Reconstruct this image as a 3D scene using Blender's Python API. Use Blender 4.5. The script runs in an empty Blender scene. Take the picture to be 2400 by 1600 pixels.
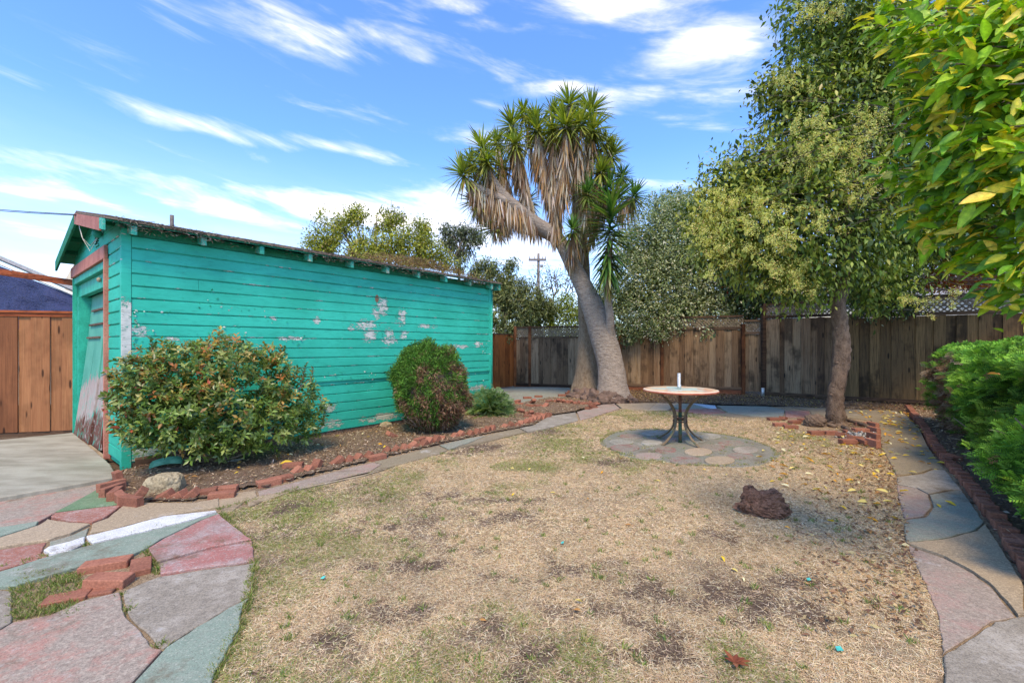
import bpy, bmesh, math, random
import numpy as np
from mathutils import Vector, Matrix
random.seed(7); RNG = np.random.default_rng(7)
scn = bpy.context.scene
col = scn.collection
R = math.radians
# ------------------------------------------------------------------ camera
F, HC, HY = 1040.0, 1.30, 811.0        # focal (px of a 2400 px frame), eye height, horizon row
cd = bpy.data.cameras.new('camera'); cam = bpy.data.objects.new('camera', cd); col.objects.link(cam)
cam.location = (0, 0, HC); cam.rotation_euler = (R(90), 0, 0)
cd.sensor_width = 36; cd.lens = 36*F/2400; cd.shift_y = (HY-800)/2400
cd.clip_start = 0.05; cd.clip_end = 2000
scn.camera = cam
# ------------------------------------------------------------------ world
SUN_EL, SUN_AZ = 56.0, 180.0           # azimuth clockwise from +Y (view direction)
w = bpy.data.worlds.new('World'); scn.world = w; w.use_nodes = True
nt = w.node_tree; nt.nodes.clear()
class NB:
    """tiny node helper"""
    def __init__(s, nt): s.nt = nt
    def n(s, typ, **kw):
        nd = s.nt.nodes.new(typ)
        ins = kw.pop('ins', {})
        for k, v in kw.items(): setattr(nd, k, v)
        for k, v in ins.items():
            if isinstance(v, bpy.types.NodeSocket): s.nt.links.new(v, nd.inputs[k])
            else: nd.inputs[k].default_value = v
        return nd
    def math(s, op, a, b=0.0, c=0.0, clamp=False):
        nd = s.n('ShaderNodeMath', operation=op, use_clamp=clamp, ins={0: a, 1: b, 2: c}); return nd.outputs[0]
    def vmath(s, op, a, b=(0,0,0)):
        nd = s.n('ShaderNodeVectorMath', operation=op, ins={0: a, 1: b})
        return nd.outputs['Value'] if op in ('DOT_PRODUCT','LENGTH') else nd.outputs[0]
    def noise(s, vec, scale, detail=4, rough=.55, dist=0.0):
        nd = s.n('ShaderNodeTexNoise', ins={'Vector': vec, 'Scale': scale, 'Detail': detail, 'Roughness': rough, 'Distortion': dist}); return nd.outputs[0]
    def sstep(s, x, a, b):
        nd = s.n('ShaderNodeMapRange', interpolation_type='SMOOTHSTEP', ins={0: x, 1: a, 2: b, 3: 0.0, 4: 1.0}); return nd.outputs[0]
    def mix(s, f, a, b, mode='MIX'):
        nd = s.n('ShaderNodeMix', data_type='RGBA', blend_type=mode, ins={0: f})
        for i, v in ((6, a), (7, b)):
            if isinstance(v, bpy.types.NodeSocket): s.nt.links.new(v, nd.inputs[i])
            else: nd.inputs[i].default_value = (*v[:3], 1)
        return nd.outputs[2]
    def comb(s, x, y, z):
        return s.n('ShaderNodeCombineXYZ', ins={0: x, 1: y, 2: z}).outputs[0]
    def blobs(s, x, y, lst):
        """max over soft ellipses (cx, cy, rx, ry, strength)"""
        out = None
        for cx, cy, rx, ry, st in lst:
            dx = s.math('MULTIPLY', s.math('SUBTRACT', x, cx), 1/rx)
            dy = s.math('MULTIPLY', s.math('SUBTRACT', y, cy), 1/ry)
            d = s.math('ADD', s.math('MULTIPLY', dx, dx), s.math('MULTIPLY', dy, dy))
            v = s.math('MULTIPLY', s.math('SUBTRACT', 1.0, d, clamp=True), st)
            out = v if out is None else s.math('MAXIMUM', out, v)
        return out
b = NB(nt)
sky = b.n('ShaderNodeTexSky', sky_type='NISHITA', sun_disc=False, sun_elevation=R(SUN_EL), sun_rotation=R(SUN_AZ), air_density=1.0, dust_density=.6, ozone_density=1.6)
tc = b.n('ShaderNodeTexCoord').outputs['Generated']
sep = b.n('ShaderNodeSeparateXYZ', ins={0: tc})
az = b.math('ARCTAN2', sep.outputs[0], sep.outputs[1])
el = b.math('ARCSINE', sep.outputs[2])
def azel(px, py):
    x, z = (px-1200)/F, (HY-py)/F
    return math.atan2(x, 1), math.atan2(z, math.hypot(x, 1))
cl = []
for px, py, rx, ry, st in ((1520,0,460,70,.55),(1740,50,200,42,.48),(1040,8,160,24,.45),(890,80,150,40,.38),(960,125,90,25,.35),
    (520,300,300,36,.62),(660,325,170,30,.6),(1290,212,150,26,.5),(1450,240,160,40,.35),(150,400,520,55,.75),(100,430,450,60,.7),
    (420,470,700,60,.7),(800,500,520,60,.72),(1050,470,260,70,.6),(90,560,350,60,.75),(720,15,120,20,.3),(1150,70,150,22,.2),(1560,440,160,40,.6),(1250,600,400,90,.6),(40,185,90,20,.3)):
    a0, e0 = azel(px, py); cl.append((a0, e0, rx/F*.8, ry/F*.75, st))
bl = b.blobs(az, el, cl)
skew = b.math('ADD', el, b.math('MULTIPLY', az, .10))
nv = b.vmath('MULTIPLY', tc, (1.6, 1.6, 8.0))
nv = b.vmath('ADD', nv, b.comb(0.0, 0.0, b.math('MULTIPLY', sep.outputs[0], 1.3)))
n1 = b.noise(nv, 2.6, 9, .60, .35)
nv2 = b.comb(b.math('MULTIPLY', az, 1.6), b.math('MULTIPLY', skew, 5.0), 4.0)
n2 = b.noise(nv2, 1.3, 5, .5)
gen = b.math('MULTIPLY', b.sstep(n2, .42, .72), .30)                 # the same thin cirrus goes on all round the sky
tot = b.math('ADD', b.math('MULTIPLY', bl, .52), gen)
mask = b.sstep(b.math('ADD', tot, b.math('MULTIPLY', b.math('SUBTRACT', n1, .5), 1.35)), .10, .95)
low = b.math('MULTIPLY', b.sstep(el, .42, .0), .32)                  # thin milky air towards the horizon
mask = b.math('MAXIMUM', b.math('MULTIPLY', mask, .88), low)
skc = b.mix(1.0, sky.outputs[0], (.37, .67, 1.12), 'MULTIPLY')
cc = b.mix(b.sstep(n1, .35, .7), (4.4, 4.6, 4.9), (6.4, 6.2, 6.0))
fin = b.mix(mask, skc, cc)
up = b.sstep(sep.outputs[2], -.03, .0)
fin = b.mix(up, (.9, .85, .75), fin)
bg = b.n('ShaderNodeBackground', ins={0: fin, 1: .148})
out = b.n('ShaderNodeOutputWorld', ins={0: bg.outputs[0]})
# ------------------------------------------------------------------ sun (veiled by thin cloud)
sd = bpy.data.lights.new('sun', 'SUN'); sun = bpy.data.objects.new('sun', sd); col.objects.link(sun)
sd.energy = 1.4; sd.angle = R(18); sd.color = (1, .86, .66)
sv = Vector((math.sin(R(SUN_AZ))*math.cos(R(SUN_EL)), math.cos(R(SUN_AZ))*math.cos(R(SUN_EL)), math.sin(R(SUN_EL))))
sun.rotation_euler = sv.to_track_quat('Z', 'Y').to_euler()
scn.view_settings.view_transform = 'Standard'; scn.view_settings.look = 'None'
scn.view_settings.exposure = 1.47; scn.view_settings.gamma = 1
scn.view_settings.use_white_balance = True; scn.view_settings.white_balance_temperature = 8000
scn.render.engine = 'CYCLES'
# ------------------------------------------------------------------ helpers
def G(px, py, z=0.0):
    d = F*(HC-z)/(py-HY); return Vector(((px-1200)/F*d, d, z))
def P3(px, py, d): return Vector(((px-1200)/F*d, d, HC+(HY-py)*d/F))
def lin(r, g, b_):
    f = lambda c: c/12.92 if c <= .04045 else ((c+.055)/1.055)**2.4
    return (f(r/255), f(g/255), f(b_/255))
def tag(o, label=None, cat=None, group=None, kind=None):
    if label: o['label'] = label
    if cat: o['category'] = cat
    if group: o['group'] = group
    if kind: o['kind'] = kind
    return o
def empty(name, loc=(0,0,0), rz=0.0):
    o = bpy.data.objects.new(name, None); col.objects.link(o); o.location = loc; o.rotation_euler = (0,0,rz)
    o.empty_display_size = .1; return o
def thing(name, label, cat, loc=(0,0,0), rz=0.0, group=None): return tag(empty(name, loc, rz), label, cat, group)
def worigin(o):
    v = Vector(o.location)
    while o.parent: o = o.parent; v = v + Vector(o.location)
    return v
def fastmesh(name, V, Fc, cols=None, smooth=False):
    V = np.asarray(V, dtype=np.float32).reshape(-1, 3); Fc = np.asarray(Fc, dtype=np.int32)
    me = bpy.data.meshes.new(name); k = Fc.shape[1]; m = len(Fc)
    me.vertices.add(len(V)); me.vertices.foreach_set('co', V.ravel())
    me.loops.add(m*k); me.loops.foreach_set('vertex_index', Fc.ravel())
    me.polygons.add(m); me.polygons.foreach_set('loop_start', np.arange(0, m*k, k, dtype=np.int32))
    me.polygons.foreach_set('loop_total', np.full(m, k, dtype=np.int32))
    if smooth: me.polygons.foreach_set('use_smooth', np.ones(m, dtype=bool))
    if cols is not None:
        at = me.color_attributes.new('col', 'FLOAT_COLOR', 'POINT')
        c4 = np.ones((len(V), 4), dtype=np.float32); c4[:, :3] = cols; at.data.foreach_set('color', c4.ravel())
    me.update(calc_edges=True); me.validate(); return me
def link(name, me, mat=None, parent=None, kind=None):
    o = bpy.data.objects.new(name, me); col.objects.link(o)
    if mat is not None and len(me.materials) == 0: me.materials.append(mat)
    if parent is not None: o.parent = parent
    if kind: o['kind'] = kind
    return o
def wmesh(name, V, Fc, mat, parent=None, cols=None, smooth=False, kind=None):
    """mesh given in world coordinates, parented to an unrotated thing"""
    V = np.asarray(V, dtype=np.float64).reshape(-1, 3)
    if parent is not None: V = V - np.array(worigin(parent))
    return link(name, fastmesh(name, V, Fc, cols, smooth), mat, parent, kind)
class MB:
    def __init__(s): s.v = []; s.f = []
    def add(s, vs, fs):
        k = len(s.v); s.v += [tuple(v) for v in vs]; s.f += [tuple(i+k for i in f) for f in fs]; return s
    def box(s, lo, hi, M=None, j=0.0):
        x0,y0,z0 = lo; x1,y1,z1 = hi
        vs = [Vector(p) for p in ((x0,y0,z0),(x1,y0,z0),(x1,y1,z0),(x0,y1,z0),(x0,y0,z1),(x1,y0,z1),(x1,y1,z1),(x0,y1,z1))]
        if j: vs = [v+Vector((random.uniform(-j,j),random.uniform(-j,j),random.uniform(-j,j))) for v in vs]
        if M is not None: vs = [M @ v for v in vs]
        return s.add(vs, [(0,3,2,1),(4,5,6,7),(0,1,5,4),(1,2,6,5),(2,3,7,6),(3,0,4,7)])
    def tube(s, pts, rad, n=8, cap=True):
        pts = [Vector(p) for p in pts]; m = len(pts)
        if not hasattr(rad, '__len__'): rad = [rad]*m
        t0 = (pts[1]-pts[0]).normalized(); ref = Vector((0,0,1)) if abs(t0.z) < .9 else Vector((1,0,0))
        a = t0.cross(ref).normalized(); rings = []
        for i in range(m):
            t = (pts[min(i+1,m-1)]-pts[max(i-1,0)]).normalized()
            a = (a - t*a.dot(t)).normalized(); c = t.cross(a)
            rings.append([pts[i]+rad[i]*(math.cos(2*math.pi*k/n)*a+math.sin(2*math.pi*k/n)*c) for k in range(n)])
        vs = [v for r in rings for v in r]
        fs = [(i*n+k, i*n+(k+1)%n, (i+1)*n+(k+1)%n, (i+1)*n+k) for i in range(m-1) for k in range(n)]
        if cap: fs += [tuple(range(n-1,-1,-1)), tuple((m-1)*n+k for k in range(n))]
        return s.add(vs, fs)
    def prism(s, poly, z0, z1):
        n = len(poly); vs = [(p[0],p[1],z0) for p in poly]+[(p[0],p[1],z1) for p in poly]
        return s.add(vs, [tuple(range(n-1,-1,-1)), tuple(range(n,2*n))]+[(i,(i+1)%n,n+(i+1)%n,n+i) for i in range(n)])
    def build(s, name, mat, parent=None, world=True, smooth=False, origin=None, kind=None, bevel=0.0):
        off = Vector((0,0,0))
        if parent is not None and world: off = worigin(parent)
        o_ = Vector(origin) if origin is not None else off
        me = bpy.data.meshes.new(name)
        me.from_pydata([(v[0]-o_[0], v[1]-o_[1], v[2]-o_[2]) for v in s.v], [], s.f)
        if smooth: me.polygons.foreach_set('use_smooth', [True]*len(me.polygons))
        me.update(); ob = link(name, me, mat, parent, kind)
        if origin is not None: ob.location = o_-off
        if bevel:
            m = ob.modifiers.new('bevel','BEVEL'); m.width = bevel; m.segments = 1; m.limit_method = 'ANGLE'
        return ob
# value noise in numpy
_tab = np.random.default_rng(3).random((256,256))
def vn(x, y, sc=1.0, seed=0):
    x = np.asarray(x)*sc+seed*17.3+500; y = np.asarray(y)*sc+seed*9.7+500
    xi = np.floor(x).astype(int); yi = np.floor(y).astype(int); fx = x-xi; fy = y-yi
    fx = fx*fx*(3-2*fx); fy = fy*fy*(3-2*fy)
    t = lambda a, b_: _tab[a & 255, b_ & 255]
    return (t(xi,yi)*(1-fx)+t(xi+1,yi)*fx)*(1-fy)+(t(xi,yi+1)*(1-fx)+t(xi+1,yi+1)*fx)*fy
def fbm(x, y, sc=1.0, seed=0, o=4):
    r = 0; a = 1; s = 0
    for i in range(o): r = r+a*vn(x, y, sc*2**i, seed+i*3); s += a; a *= .5
    return r/s
def inpoly(x, y, poly):
    ins = np.zeros(len(x), dtype=bool); n = len(poly); j = n-1
    for i in range(n):
        xi, yi = poly[i][0], poly[i][1]; xj, yj = poly[j][0], poly[j][1]
        if yi != yj: ins ^= ((yi > y) != (yj > y)) & (x < (xj-xi)*(y-yi)/(yj-yi)+xi)
        j = i
    return ins
# ------------------------------------------------------------------ materials
def newmat(name):
    m = bpy.data.materials.new(name); m.use_nodes = True; m.node_tree.nodes.clear(); return m, NB(m.node_tree)
def finish(b, colr, rough=.8, bump=None, bstr=.3, bdist=.01, metal=0.0, spec=.3, normal_in=None):
    ins = {'Base Color': colr if isinstance(colr, bpy.types.NodeSocket) else (*colr, 1), 'Roughness': rough, 'Metallic': metal, 'Specular IOR Level': spec}
    p = b.n('ShaderNodeBsdfPrincipled', ins=ins)
    if bump is not None:
        bn = b.n('ShaderNodeBump', ins={'Height': bump, 'Strength': bstr, 'Distance': bdist}); b.nt.links.new(bn.outputs[0], p.inputs['Normal'])
    b.n('ShaderNodeOutputMaterial', ins={0: p.outputs[0]})
def coords(b, stretch=(1,1,1), rnd=True):
    tc = b.n('ShaderNodeTexCoord').outputs['Object']
    oi = b.n('ShaderNodeObjectInfo').outputs['Random']
    v = b.vmath('MULTIPLY', tc, stretch)
    if rnd: v = b.vmath('ADD', v, b.comb(b.math('MULTIPLY', oi, 37.0), b.math('MULTIPLY', oi, 11.0), b.math('MULTIPLY', oi, 53.0)))
    return tc, oi, v
def mottled(name, c1, c2, c3=None, scale=6, fine=60, stretch=(1,1,1), rough=.85, bump=.4, var=.18, a3=.62, metal=0.0, bd=.01, spec=.25, finea=.3):
    """two tones mottled by noise, a third as stains; each object a little lighter or darker"""
    m, b = newmat(name); tc, oi, v = coords(b, stretch)
    n = b.noise(v, scale, 6, .6); f = b.noise(v, fine, 3, .6)
    c = b.mix(b.sstep(n, .32, .68), c1, c2)
    if c3: c = b.mix(b.sstep(b.noise(b.vmath('ADD', v, (5,9,2)), scale*.7, 7, .7), a3, a3+.12), c, c3)
    c = b.mix(finea, c, b.mix(b.sstep(f, .3, .7), tuple(x*.45 for x in c1), tuple(min(1, x*1.5) for x in c2)))
    k = b.math('ADD', 1-var, b.math('MULTIPLY', oi, 2*var))
    c = b.mix(1.0, c, b.comb(k, k, k), 'MULTIPLY')
    finish(b, c, rough, b.math('ADD', n, b.math('MULTIPLY', f, .5)), bump, bd, metal, spec); return m
def wood(name, tones, rough=.85, knots=True, axis='z', stain=.72):
    m, b = newmat(name)
    st = {'z': (14,14,.8), 'x': (.8,14,14)}[axis]
    tc, oi, v = coords(b, st)
    g = b.noise(v, 1.6, 6, .7, .4); g2 = b.noise(b.vmath('MULTIPLY', v, (3,3,1.2)), 2.2, 4, .6)
    cr = b.n('ShaderNodeValToRGB', ins={0: b.math('ADD', b.math('MULTIPLY', oi, .55), b.math('MULTIPLY', g, .45))})
    e = cr.color_ramp.elements
    while len(e) < len(tones): e.new(.5)
    for i, t in enumerate(tones): e[i].position = .12+.76*i/(len(tones)-1); e[i].color = (*t, 1)
    c = b.mix(b.math('MULTIPLY', b.sstep(g2, .46, .68), stain), cr.outputs[0], tuple(x*.35 for x in tones[0]))
    big = b.noise(b.vmath('ADD', b.vmath('MULTIPLY', v, (.12,.12,1.4)), (3,1,8)), 1.3, 4, .6)
    c = b.mix(b.math('MULTIPLY', b.sstep(big, .48, .64), stain), c, tuple(x*.3 for x in tones[0]))
    if knots:
        vo = b.n('ShaderNodeTexVoronoi', ins={'Vector': b.vmath('MULTIPLY', v, (.55,.55,2.2)), 'Scale': 1.0}).outputs[0]
        c = b.mix(b.math('MULTIPLY', b.sstep(vo, .16, .08), .85), c, tuple(x*.18 for x in tones[0]))
    finish(b, c, rough, b.math('ADD', g2, g), .5, .004); return m
def leafmat(name, rough=.45, trans=.3, spec=.35, gain=1.15):
    m, b = newmat(name)
    a = b.n('ShaderNodeAttribute', attribute_name='col').outputs['Color']
    p = b.n('ShaderNodeBsdfPrincipled', ins={'Base Color': a, 'Roughness': rough, 'Specular IOR Level': spec})
    t = b.n('ShaderNodeBsdfTranslucent', ins={0: b.mix(1.0, a, (gain, gain*1.05, gain*.6), 'MULTIPLY')})
    mx = b.n('ShaderNodeMixShader', ins={0: trans, 1: p.outputs[0], 2: t.outputs[0]})
    b.n('ShaderNodeOutputMaterial', ins={0: mx.outputs[0]}); return m
def paintslab(name, paint, wear=.5, conc=(.36,.34,.31), scale=3.0):
    m, b = newmat(name)
    gp = b.n('ShaderNodeNewGeometry').outputs['Position']
    big = b.noise(gp, scale, 8, .7); st = b.noise(b.vmath('MULTIPLY', gp, (1,1,1)), 11, 8, .75); fine = b.noise(gp, 130, 3, .7); gr = b.noise(gp, 45, 4, .8)
    mk = b.sstep(b.math('ADD', b.math('ADD', b.math('MULTIPLY', big, .42), b.math('MULTIPLY', st, .40)), b.math('MULTIPLY', b.noise(gp, 34, 6, .8), .18)), .5-.22*(wear-.42)-.05, .5-.22*(wear-.42)+.07)
    pc = b.mix(b.sstep(st, .3, .7), tuple(x*.86 for x in paint), tuple(min(1,x*1.12) for x in paint))
    cc = b.mix(b.sstep(gr, .35, .65), tuple(x*.72 for x in conc), tuple(x*1.2 for x in conc))
    c = b.mix(b.math('MULTIPLY', mk, min(1, wear*1.5)), pc, cc)
    c = b.mix(b.math('MULTIPLY', b.sstep(fine, .50, .66), .6), c, tuple(x*.36 for x in conc))
    c = b.mix(b.math('MULTIPLY', b.sstep(b.noise(gp, 75, 3, .8), .54, .66), .45), c, tuple(min(1, x*1.7) for x in conc))
    c = b.mix(b.math('MULTIPLY', b.sstep(b.noise(b.vmath('ADD', gp, (7,3,1)), 1.7, 7, .75), .54, .66), .65), c, (.15,.105,.062))
    c = b.mix(b.math('MULTIPLY', b.sstep(b.noise(b.vmath('ADD', gp, (2,8,1)), 2.6, 8, .8), .58, .68), .5), c, (.56,.53,.48))
    finish(b, c, .88, b.math('ADD', fine, b.math('MULTIPLY', gr, .8)), .5, .004); return m

# placement on the long wall of the shed
SU = (.628, .778); SC = Vector((-4.056, 4.64, 0)); SROT = math.atan2(.778, .628)
def wallsz(px, py):
    r = (px-1200)/F; s = (r*4.64+4.056)/(.628-.778*r); d = 4.64+.778*s; return s, HC+(HY-py)*d/F
TEAL = (.002, .42, .29)
def paint_mat():
    m, b = newmat('peeling_teal_paint')
    tc = b.n('ShaderNodeTexCoord').outputs['Object']; sp = b.n('ShaderNodeSeparateXYZ', ins={0: tc})
    x, y, z = sp.outputs[0], sp.outputs[1], sp.outputs[2]
    L = []
    for px, py, rx, ry in ((330,776,30,16),(402,794,30,7),(536,795,24,7),(741,751,12,10),(857,762,40,18),(866,785,22,24),(894,720,20,26),(880,735,12,20),(940,745,16,24),
        (909,778,14,14),(911,797,26,12),(944,784,14,14),(683,794,45,7),(766,955,30,14),(890,977,60,14),(775,992,40,16),(1118,908,26,10),(1118,807,14,8),(340,1062,55,30),(345,1095,60,20),(640,748,10,8),(820,770,12,8),(1000,765,30,6),(1075,812,40,6)):
        s0, z0 = wallsz(px, py); s1, _ = wallsz(px+rx, py); _, z1 = wallsz(px, py-ry); L.append((s0, z0, abs(s1-s0)*1.15, abs(z1-z0)*1.3, 1.0))
    onwall = b.math('LESS_THAN', y, -.001)
    bl = b.math('MULTIPLY', b.blobs(x, z, L), onwall)
    n = b.math('ADD', b.math('MULTIPLY', b.noise(b.vmath('MULTIPLY', tc, (1,1,1.8)), 8, 8, .7, .3), .45), b.math('MULTIPLY', b.noise(b.vmath('MULTIPLY', tc, (1,1,3.0)), 19, 9, .78, .4), .55))
    # each board's lower lip chips more than its face
    ph = b.math('FRACT', b.math('MULTIPLY', b.math('SUBTRACT', z, .081), 1/.133))
    lip = b.math('ADD', b.sstep(ph, .10, .0), b.sstep(ph, .84, .98))
    ns = b.noise(b.vmath('MULTIPLY', tc, (1.2,1.2,6)), 3.0, 7, .7)
    v = b.math('ADD', b.math('ADD', n, b.math('MULTIPLY', bl, .195)), b.math('MULTIPLY', lip, b.math('MULTIPLY', b.sstep(ns, .48, .64), .23)))
    crn = b.math('MULTIPLY', onwall, b.math('MULTIPLY', b.sstep(b.math('ABSOLUTE', b.math('SUBTRACT', z, 1.45)), .45, .25), b.sstep(b.math('ABSOLUTE', b.math('SUBTRACT', x, .01)), .055, .04)))
    v = b.math('ADD', v, b.math('MULTIPLY', crn, .22))
    mk = b.sstep(v, .655, .67)
    # fine cracks along the grain
    ck = b.noise(b.vmath('MULTIPLY', tc, (1.5,1.5,40)), 3.4, 5, .7); ckm = b.math('MULTIPLY', b.sstep(ck, .625, .66), b.sstep(b.noise(tc, 2.3, 3, .5), .45, .58))
    big = b.noise(b.vmath('MULTIPLY', tc, (.6,.6,1.0)), 1.6, 4, .6)
    mid = b.noise(b.vmath('MULTIPLY', tc, (1,1,4)), 7, 6, .7)
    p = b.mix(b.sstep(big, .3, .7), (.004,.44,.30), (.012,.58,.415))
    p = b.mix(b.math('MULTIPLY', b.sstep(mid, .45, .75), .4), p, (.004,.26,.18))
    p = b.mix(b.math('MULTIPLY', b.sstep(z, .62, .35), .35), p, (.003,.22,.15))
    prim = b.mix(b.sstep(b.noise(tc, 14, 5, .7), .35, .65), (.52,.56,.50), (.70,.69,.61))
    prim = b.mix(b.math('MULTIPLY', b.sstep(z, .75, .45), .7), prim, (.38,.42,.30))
    prim = b.mix(b.math('MULTIPLY', b.sstep(b.noise(b.vmath('MULTIPLY', tc, (3,3,22)), 4, 5, .7), .55, .68), .6), prim, (.22,.17,.13))
    c = b.mix(mk, p, prim); c = b.mix(b.math('MULTIPLY', ckm, .8), c, (.04,.07,.05))
    edge = b.math('MULTIPLY', b.sstep(v, .62, .655), b.sstep(v, .68, .665))
    c = b.mix(b.math('MULTIPLY', edge, .5), c, (.05,.12,.09))
    # rust-red drip
    s0, z0 = wallsz(882, 700)
    rd = b.blobs(x, z, [(s0, z0, .05, .09, 1.0)]); c = b.mix(b.math('MULTIPLY', b.sstep(b.math('ADD', b.math('MULTIPLY', rd, onwall), b.math('MULTIPLY', b.math('SUBTRACT', n, .5), .8)), .45, .6), .8), c, (.33,.05,.02))
    h = b.math('ADD', b.math('MULTIPLY', mk, -1.0), b.math('MULTIPLY', mid, .35))
    finish(b, c, .7, h, .5, .003, spec=.15); return m
M = {}
M['teal'] = paint_mat()
M['tealplain'] = mottled('teal_trim', (.003,.30,.20), (.008,.44,.31), (.35,.38,.30), 5, 50, rough=.6, bump=.3, a3=.66, finea=.15)
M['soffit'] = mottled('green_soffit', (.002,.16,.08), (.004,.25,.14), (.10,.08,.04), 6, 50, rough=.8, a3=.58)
M['tail'] = mottled('peeling_rafter_end', (.01,.36,.24), (.03,.48,.36), (.45,.40,.30), 14, 80, rough=.7, a3=.50)
M['red'] = mottled('faded_red_paint', (.40,.13,.09), (.55,.22,.16), (.30,.20,.14), 5, 60, rough=.7, a3=.64, finea=.2)
def door_mat():
    m, b = newmat('peeled_door_paint'); tc = b.n('ShaderNodeTexCoord').outputs['Object']; sp = b.n('ShaderNodeSeparateXYZ', ins={0: tc}); z = sp.outputs[2]
    n = b.noise(b.vmath('MULTIPLY', tc, (3,3,1)), 3.5, 7, .65); n2 = b.noise(b.vmath('MULTIPLY', tc, (5,5,1.1)), 5, 7, .7)
    zz = b.math('ADD', z, b.math('MULTIPLY', b.math('SUBTRACT', n, .5), .75)); t = b.math('MULTIPLY', sp.outputs[1], .16)
    zz = b.math('ADD', zz, t)
    p = b.mix(b.sstep(b.noise(tc, 2.5, 4, .6), .3, .7), (.06,.34,.25), (.10,.42,.31))
    grey = b.mix(b.sstep(n2, .3, .7), (.33,.26,.23), (.52,.44,.40)); brown = b.mix(b.sstep(n2, .35, .65), (.10,.035,.025), (.20,.08,.055))
    un = b.mix(b.sstep(zz, .62, .72), brown, grey)
    un = b.mix(b.math('MULTIPLY', b.sstep(n2, .56, .6), b.sstep(z, .9, .5)), un, (.01,.42,.31))
    un = b.mix(b.math('MULTIPLY', b.sstep(n2, .42, .37), b.sstep(z, .75, .5)), un, (.55,.52,.48))
    mk = b.sstep(zz, 1.18, 1.20); c = b.mix(mk, un, p)
    finish(b, c, .7, b.math('ADD', mk, b.math('MULTIPLY', n2, .3)), .6, .004); return m
M['door'] = door_mat()
M['shingle'] = mottled('weathered_shingle', (.14,.10,.075), (.26,.20,.15), (.05,.04,.03), 8, 60, rough=.9)
M['thatch'] = leafmat('dead_debris', .9, .1, .1)
M['rust'] = mottled('rusty_iron', (.10,.055,.04), (.22,.12,.08), (.05,.11,.06), 9, 60, rough=.7, metal=.2)
M['rustgreen'] = mottled('rusty_green_iron', (.13,.085,.055), (.20,.15,.09), (.05,.11,.06), 7, 60, rough=.6, metal=.1, a3=.52)
M['greeniron'] = mottled('green_painted_iron', (.03,.09,.05), (.07,.15,.09), (.22,.10,.05), 10, 60, rough=.6, metal=.1, a3=.5)
M['redwood'] = wood('new_redwood', [lin(108,64,40), lin(152,96,62), lin(184,128,86), lin(138,86,56)], stain=.28)
M['redrail'] = wood('redwood_rail', [lin(140,66,36), lin(176,94,56), lin(196,120,76)], axis='x', knots=False)
M['orangewood'] = wood('orange_redwood', [lin(110,58,30), lin(168,96,48), lin(190,116,62)], stain=.4)
M['greywood'] = wood('weathered_grey_wood', [lin(98,76,56), lin(138,112,86), lin(168,142,112), lin(126,92,62)])
M['mixwood'] = wood('weathered_brown_wood', [lin(80,58,42), lin(134,104,76), lin(164,138,108), lin(122,84,56)])
M['darkwood'] = wood('dark_weathered_wood', [lin(78,60,42), lin(126,98,64), lin(152,118,76), lin(94,74,50)])
M['post'] = wood('brown_post', [lin(92,56,36), lin(140,88,54), lin(160,104,64)], knots=False)
M['rail'] = wood('brown_rail', [lin(70,50,38), lin(106,80,60), lin(124,100,78)], axis='x', knots=False)
M['kick'] = wood('rotten_kickboard', [lin(96,56,40), lin(140,84,58), lin(156,100,72)], axis='x', knots=False)
M['lattice'] = mottled('lattice_wood', lin(104,90,74), lin(150,134,112), None, 12, 60)
M['brick'] = mottled('red_brick', lin(136,86,68), lin(160,106,84), lin(110,90,74), 9, 90, rough=.9, bump=.5, var=.22, a3=.60)
M['brickflat'] = M['brick']
M['concrete'] = paintslab('bare_concrete', (.40,.36,.30), .7, (.38,.35,.30), 1.6)
def drive_mat():
    m, b = newmat('driveway_concrete'); gp = b.n('ShaderNodeNewGeometry').outputs['Position']
    n = b.noise(b.vmath('MULTIPLY', gp, (1,3.2,1)), 1.7, 7, .62); f = b.noise(gp, 90, 4, .7)
    c = b.mix(b.sstep(n, .3, .7), (.25,.225,.165), (.40,.37,.29)); c = b.mix(b.math('MULTIPLY', b.sstep(f,.5,.72), .35), c, (.12,.11,.08))
    finish(b, c, .9, f, .3, .003); return m
M['drive'] = drive_mat()
PK, RD, SG, CR, WH, TN, GY = lin(180,132,116), lin(162,106,88), lin(126,152,128), lin(180,160,132), lin(214,214,210), lin(168,154,134), lin(160,152,142)
M['pink'] = paintslab('worn_pink_paint', lin(172,112,102), .42); M['pinkworn'] = paintslab('very_worn_pink_paint', PK, .62, lin(158,146,130)); M['redslab'] = paintslab('red_paint', RD, .3)
M['sage'] = paintslab('sage_green_paint', lin(134,150,132), .34, lin(146,146,132)); M['green'] = paintslab('green_paint', lin(104,134,98), .3, lin(132,140,112))
M['cream'] = paintslab('cream_paint', CR, .55, lin(170,150,124)); M['white'] = paintslab('white_paint', WH, .2, lin(176,180,176)); M['tan'] = paintslab('tan_concrete', lin(172,152,124), .6, lin(168,148,120))
M['greyslab'] = paintslab('grey_white_concrete', lin(176,166,150), .6, lin(140,130,114)); M['greenworn'] = paintslab('faded_green_concrete', lin(140,150,132), .55, lin(146,140,124))
M['pinkgrey'] = paintslab('pink_tinged_concrete', lin(172,138,124), .6, lin(156,142,126)); M['blue'] = paintslab('pale_blue_paint', lin(182,204,214), .25)
M['padred'] = paintslab('worn_red_paint', lin(150,96,84), .62, lin(140,134,118)); M['padwhite'] = paintslab('worn_white_paint', lin(176,170,154), .55, lin(140,136,120))
M['paddark'] = paintslab('dark_green_pad', lin(122,128,110), .62, lin(136,130,114)); M['oldconc'] = paintslab('old_grey_concrete', lin(152,136,110), .6, lin(142,128,104))
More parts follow.
